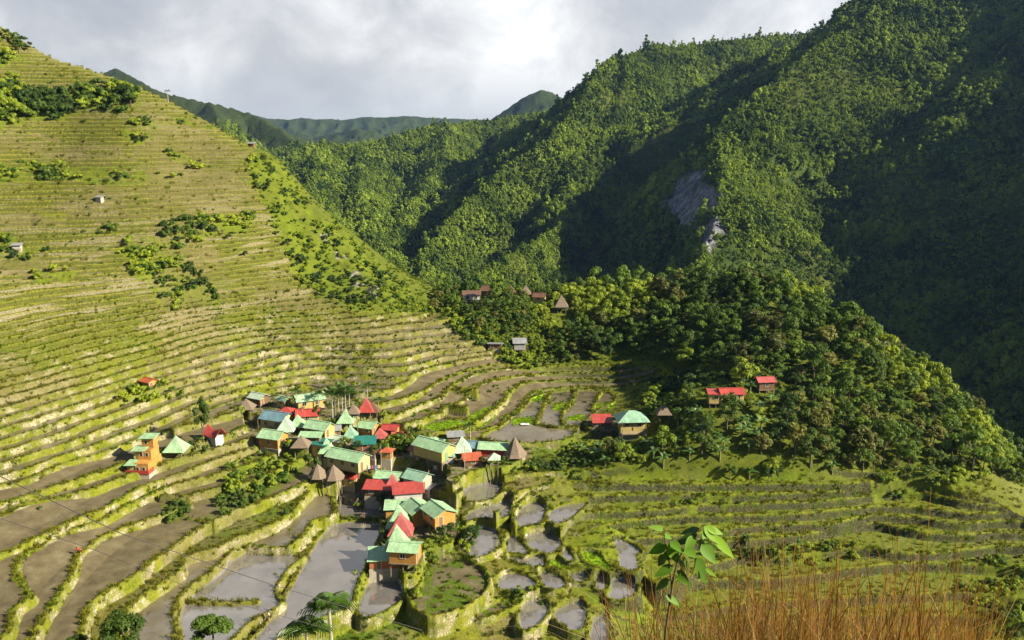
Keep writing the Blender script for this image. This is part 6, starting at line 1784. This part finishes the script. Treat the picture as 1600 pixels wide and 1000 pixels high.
def reed_mesh(name, seed, n, h, spread, w, mat, lean=.25, bendy=.3):
    """long thin blades of four segments that arch over at the tip"""
    rng = np.random.default_rng(seed); V = []; Fc = []
    for k in range(n):
        a = rng.uniform(0, 6.28); r = spread * math.sqrt(rng.random()); bx, by = r * math.cos(a), r * math.sin(a)
        hh = h * rng.uniform(.45, 1.1); la = rng.uniform(0, 6.28); ln = lean * hh * rng.uniform(.1, 1); fl = bendy * hh * (rng.random() ** 3) * 1.6
        fa_ = rng.uniform(0, 6.28); px, py = math.cos(fa_) * w * .5, math.sin(fa_) * w * .5; prev = None
        for i in range(5):
            t = i / 4; ww = (1 - t * .85) * (.7 + .6 * min(1, t * 3)); cx = bx + math.cos(la) * (ln * t + fl * t ** 3); cy = by + math.sin(la) * (ln * t + fl * t ** 3); cz = hh * t - fl * .55 * t ** 4 - .05
            o = len(V); V += [(cx - px * ww, cy - py * ww, cz), (cx + px * ww, cy + py * ww, cz)]
            if prev is not None: Fc.append((prev, prev + 1, o + 1, o))
            prev = o
    me, _ = raw_mesh(name, np.array(V), np.array(Fc), drop=False); me.materials.append(M[mat]); return me
def near_grass():
    rng = np.random.default_rng(31)
    specs = [('dry_a', 0, 26, 1.15, .22, .0075, .18, .25, 'upright orange-brown dry grass clump in the near grass'), ('dry_b', 1, 16, .95, .25, .008, .5, .9, 'arching straw-coloured dry grass clump in the near grass'),
             ('dry_c', 2, 34, .80, .26, .009, .35, .5, 'low dark brown dry grass clump in the near grass'), ('dry_g', 3, 26, .75, .24, .009, .4, .6, 'yellow-green grass clump at the left edge of the near grass')]
    spots = [(1290, 960, 6.2), (1500, 975, 6.0), (1180, 985, 6.4), (1080, 985, 6.6)]
    objs = []
    for (mk, sd_, n, h, sp, w, ln, bd, lb), (u, v, yy) in zip(specs, spots):
        me = reed_mesh('dry_grass_%s' % mk, 70 + sd_, n, h, sp, w, mk, ln, bd)
        x = (u - 800) / F * yy * 1.15; o = bpy.data.objects.new('grass_clump', me); COL.objects.link(o); o.location = (x, yy, slope_z(x, yy)); o['label'] = lb; o['category'] = 'grass'; objs.append(o)
    P = []; S = []; K = []
    xs = OS[0].ravel(); ys_ = OS[1].ravel(); zs_ = OS[2].ravel()
    def add(n, u0, u1, y0, y1, kinds, pr, s0, s1):
        for _ in range(n):
            yy = rng.uniform(y0, y1); zg = H - 1.75 - .51 * yy
            cz = yy * CP - (zg + .6 - H) * SP
            u = rng.uniform(u0, u1); x = (u - 800) / F * cz
            z = slope_z(x, yy)
            P.append((x, yy, z)); S.append(rng.uniform(s0, s1)); K.append(rng.choice(kinds, p=pr))
    add(620, 1095, 1515, 4.6, 9.0, [0, 1, 2, 3], [.27, .15, .40, .18], .45, 1.0)
    add(26, 1130, 1500, 5.2, 7.4, [0, 1], [.8, .2], 1.0, 1.3)
    add(130, 985, 1110, 5.0, 8.6, [0, 1, 2, 3], [.10, .14, .26, .50], .65, .95)
    add(60, 1500, 1640, 4.4, 5.6, [1, 3], [.7, .3], .6, .8)
    PA = np.array(P); S = list(np.array(S) * 1.45 * (.62 + .75 * N1.fbm(PA[:, 0] * 1.6, PA[:, 1] * .8, 2)))
    scatter('near_dry_grass', P, np.array(S), objs, kindv=np.array(K), tilt=.06, label='tall dry orange-brown grass in front of the lower right terraces', category='grass')
near_grass()

def sapling():
    Y0 = 4.0
    base = PY(1032, 1120, Y0 + .1); o = rotz_empty('leafy_sapling', base, 1, 0, 'slender sapling with big heart-shaped light green leaves above the dry grass', 'plant')
    B = Vector(base)
    def L_(u, v, dy=0.): return Vector(PY(u, v, Y0 + dy)) - B
    stem = plain_mat('sapling_stem', (.10, .06, .035), .6)
    child('stem', mesh_of('sapling_stem', [tube([(0, 0, 0), tuple(L_(1040, 985)), tuple(L_(1052, 905)), tuple(L_(1060, 872)), tuple(L_(1082, 840)), tuple(L_(1098, 820))], [.007, .006, .005, .004, .003, .002], 6),
        tube([tuple(L_(1050, 925)), tuple(L_(1046, 880)), tuple(L_(1040, 850)), tuple(L_(1037, 826))], [.004, .0035, .003, .002], 6)], stem), o)
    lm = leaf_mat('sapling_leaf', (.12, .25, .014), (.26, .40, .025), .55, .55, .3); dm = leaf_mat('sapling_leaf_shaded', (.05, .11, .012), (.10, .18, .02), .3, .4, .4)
    # base (u, v), tip (u, v), width in pixels, sun-facing?
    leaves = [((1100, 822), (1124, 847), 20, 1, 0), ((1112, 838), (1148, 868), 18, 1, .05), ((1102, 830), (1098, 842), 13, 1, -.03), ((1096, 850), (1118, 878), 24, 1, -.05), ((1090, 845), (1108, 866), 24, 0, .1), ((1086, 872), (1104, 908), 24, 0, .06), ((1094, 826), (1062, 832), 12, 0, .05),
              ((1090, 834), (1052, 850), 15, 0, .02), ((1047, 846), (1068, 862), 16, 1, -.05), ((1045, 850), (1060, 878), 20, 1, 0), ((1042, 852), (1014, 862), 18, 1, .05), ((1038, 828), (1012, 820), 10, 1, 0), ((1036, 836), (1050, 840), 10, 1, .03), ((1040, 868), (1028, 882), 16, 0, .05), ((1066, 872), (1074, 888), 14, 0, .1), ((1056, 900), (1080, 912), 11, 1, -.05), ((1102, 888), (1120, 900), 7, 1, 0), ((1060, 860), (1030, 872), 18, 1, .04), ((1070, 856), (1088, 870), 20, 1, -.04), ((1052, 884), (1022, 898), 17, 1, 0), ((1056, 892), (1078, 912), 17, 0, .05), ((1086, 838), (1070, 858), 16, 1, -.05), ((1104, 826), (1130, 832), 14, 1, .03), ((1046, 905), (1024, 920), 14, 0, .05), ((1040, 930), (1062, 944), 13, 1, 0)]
    for k, (a, b, w, sun_, dy) in enumerate(leaves):
        A = L_(*a, 0); Bv = L_(*b, dy); ax = Bv - A; L2 = ax.length; axn = ax.normalized()
        nrm = Vector((random.uniform(-.3, .5), -.75, .55)).normalized(); sd_ = axn.cross(nrm).normalized(); up = sd_.cross(axn)
        V = []; Fc = []; prev = None; wd = w * Y0 / F * 1.05
        for i in range(7):
            t = i / 6; ww = wd * .50 * (math.sin(math.pi * min(1, t ** .75)) ** .8 + .02) * (1.05 - .3 * t)
            c_ = A + ax * t - Vector((0, 0, 1)) * L2 * .10 * (t * t); o_ = len(V)
            V += [c_ - sd_ * ww + up * ww * .25, c_, c_ + sd_ * ww + up * ww * .25]
            if prev is not None: Fc += [(prev, prev + 1, o_ + 1, o_), (prev + 1, prev + 2, o_ + 2, o_ + 1)]
            prev = o_
        V2 = [v_ - up * .0012 for v_ in V]; n0 = len(V)
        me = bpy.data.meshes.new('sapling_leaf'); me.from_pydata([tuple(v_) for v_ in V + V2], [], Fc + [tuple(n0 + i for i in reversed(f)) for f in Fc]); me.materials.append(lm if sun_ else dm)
        for pl in me.polygons: pl.use_smooth = True
        child('leaf', me, o)
sapling()
def tall_plant(u, v, Y, r, kind, label, name, cat):
    """a tree on the slope below the viewpoint: its crown centre stands on the sight line (u, v) at distance Y"""
    c = PY(u, v, Y); zg = slope_z(c[0], c[1])
    o = rotz_empty(name, (c[0], c[1], zg), 1, random.uniform(0, 6), label, cat)
    hgt = max(.5, c[2] - zg)
    child('trunk', mesh_of('trunk_below', [tube([(0, 0, -.3), (.1, 0, hgt * .5), (0, 0, hgt)], [.10, .08, .04], 7)], M['bark']), o)
    child('crown', crown_mesh('crown_near_%d' % int(u), int(u), 1.0, .8, 16, 2600, .075, kind, -.8), o, (0, 0, hgt), (r, r, r * .9))
tall_plant(192, 985, 34, 1.05, 'leaf_dark', 'dark green leafy treetop at the bottom edge, left of the palms', 'treetop', 'tree')
tall_plant(120, 1003, 34, .5, 'leaf', 'small green treetop at the bottom edge, left of the dark one', 'treetop', 'tree')
tall_plant(332, 985, 36, .95, 'leaf', 'airy light green treetop at the bottom edge between the dark one and the palms', 'treetop', 'tree')
def near_palm(u, v, Y, r, label, sd_):
    c = PY(u, v, Y); zg = slope_z(c[0], c[1]); hgt = c[2] - zg
    o = rotz_empty('areca_palm', (c[0], c[1], zg), 1, 0, label, 'palm tree')
    child('trunk', mesh_of('palm_trunk', [tube([(0, 0, -.5), (.15, 0, hgt * .5), (0, 0, hgt)], [.14, .11, .09], 8)], M['palm_bark']), o)
    rng = np.random.default_rng(sd_)
    for k in range(12):
        fr = frond(r * rng.uniform(.9, 1.15), rng.uniform(.35, .75), r * .52, 9, 2 * math.pi * k / 12 + rng.uniform(-.15, .15), rng.uniform(.45, 1.35), rng, .030)
        child('frond', mesh_of('palm_frond', [fr], M['palm']), o, (0, 0, hgt - .05))
near_palm(514, 950, 46, 1.75, 'larger and right-hand palm at the bottom edge, spreading feathery fronds over the pond bank', 8)
near_palm(478, 988, 45, 1.6, 'smaller palm at the bottom edge, lower left of the big palm', 9)
def cable(name, P, r, label, sag):
    P = [Vector(PY(*p)) for p in P]; Q = []
    for i in range(len(P) - 1):
        for k in range(8):
            t = k / 8; q = P[i].lerp(P[i + 1], t); Q.append((q.x, q.y, q.z - sag * 4 * t * (1 - t)))
    Q.append(tuple(P[-1]))
    o = bpy.data.objects.new(name, mesh_of(name, [tube(Q, [r] * len(Q), 5)], plain_mat('cable_sheath', (.05, .045, .04), .5))); COL.objects.link(o); o['label'] = label; o['category'] = 'cable'
cable('overhead_cable', [(-60, 716, 25), (190, 834, 31), (420, 912, 38), (660, 985, 47)], .018, 'upper of two thin cables slanting across the lower left paddies', .0)
cable('overhead_cable', [(-60, 790, 25), (150, 860, 30), (330, 932, 36), (520, 985, 43)], .012, 'lower and thinner of two cables slanting across the lower left paddies', .0)

# ------------------------------------------------------------------ the air
def haze():
    co, fa = box(-2900, 4600, -60, 5600, -140, 900)
    o = bpy.data.objects.new('haze', mesh_of('haze', [(co, fa)])); COL.objects.link(o)
    m = bpy.data.materials.new('haze_air'); m.use_nodes = True; nt = m.node_tree; nt.nodes.clear()
    out = nt.nodes.new('ShaderNodeOutputMaterial'); pv = nt.nodes.new('ShaderNodeVolumePrincipled')
    pv.inputs['Color'].default_value = (.30, .50, .95, 1); pv.inputs['Density'].default_value = HAZE; pv.inputs['Anisotropy'].default_value = .2
    nt.links.new(pv.outputs[0], out.inputs['Volume']); o.data.materials.append(m); o['kind'] = 'stuff'
HAZE = 0.000036
haze()
ground_cover()
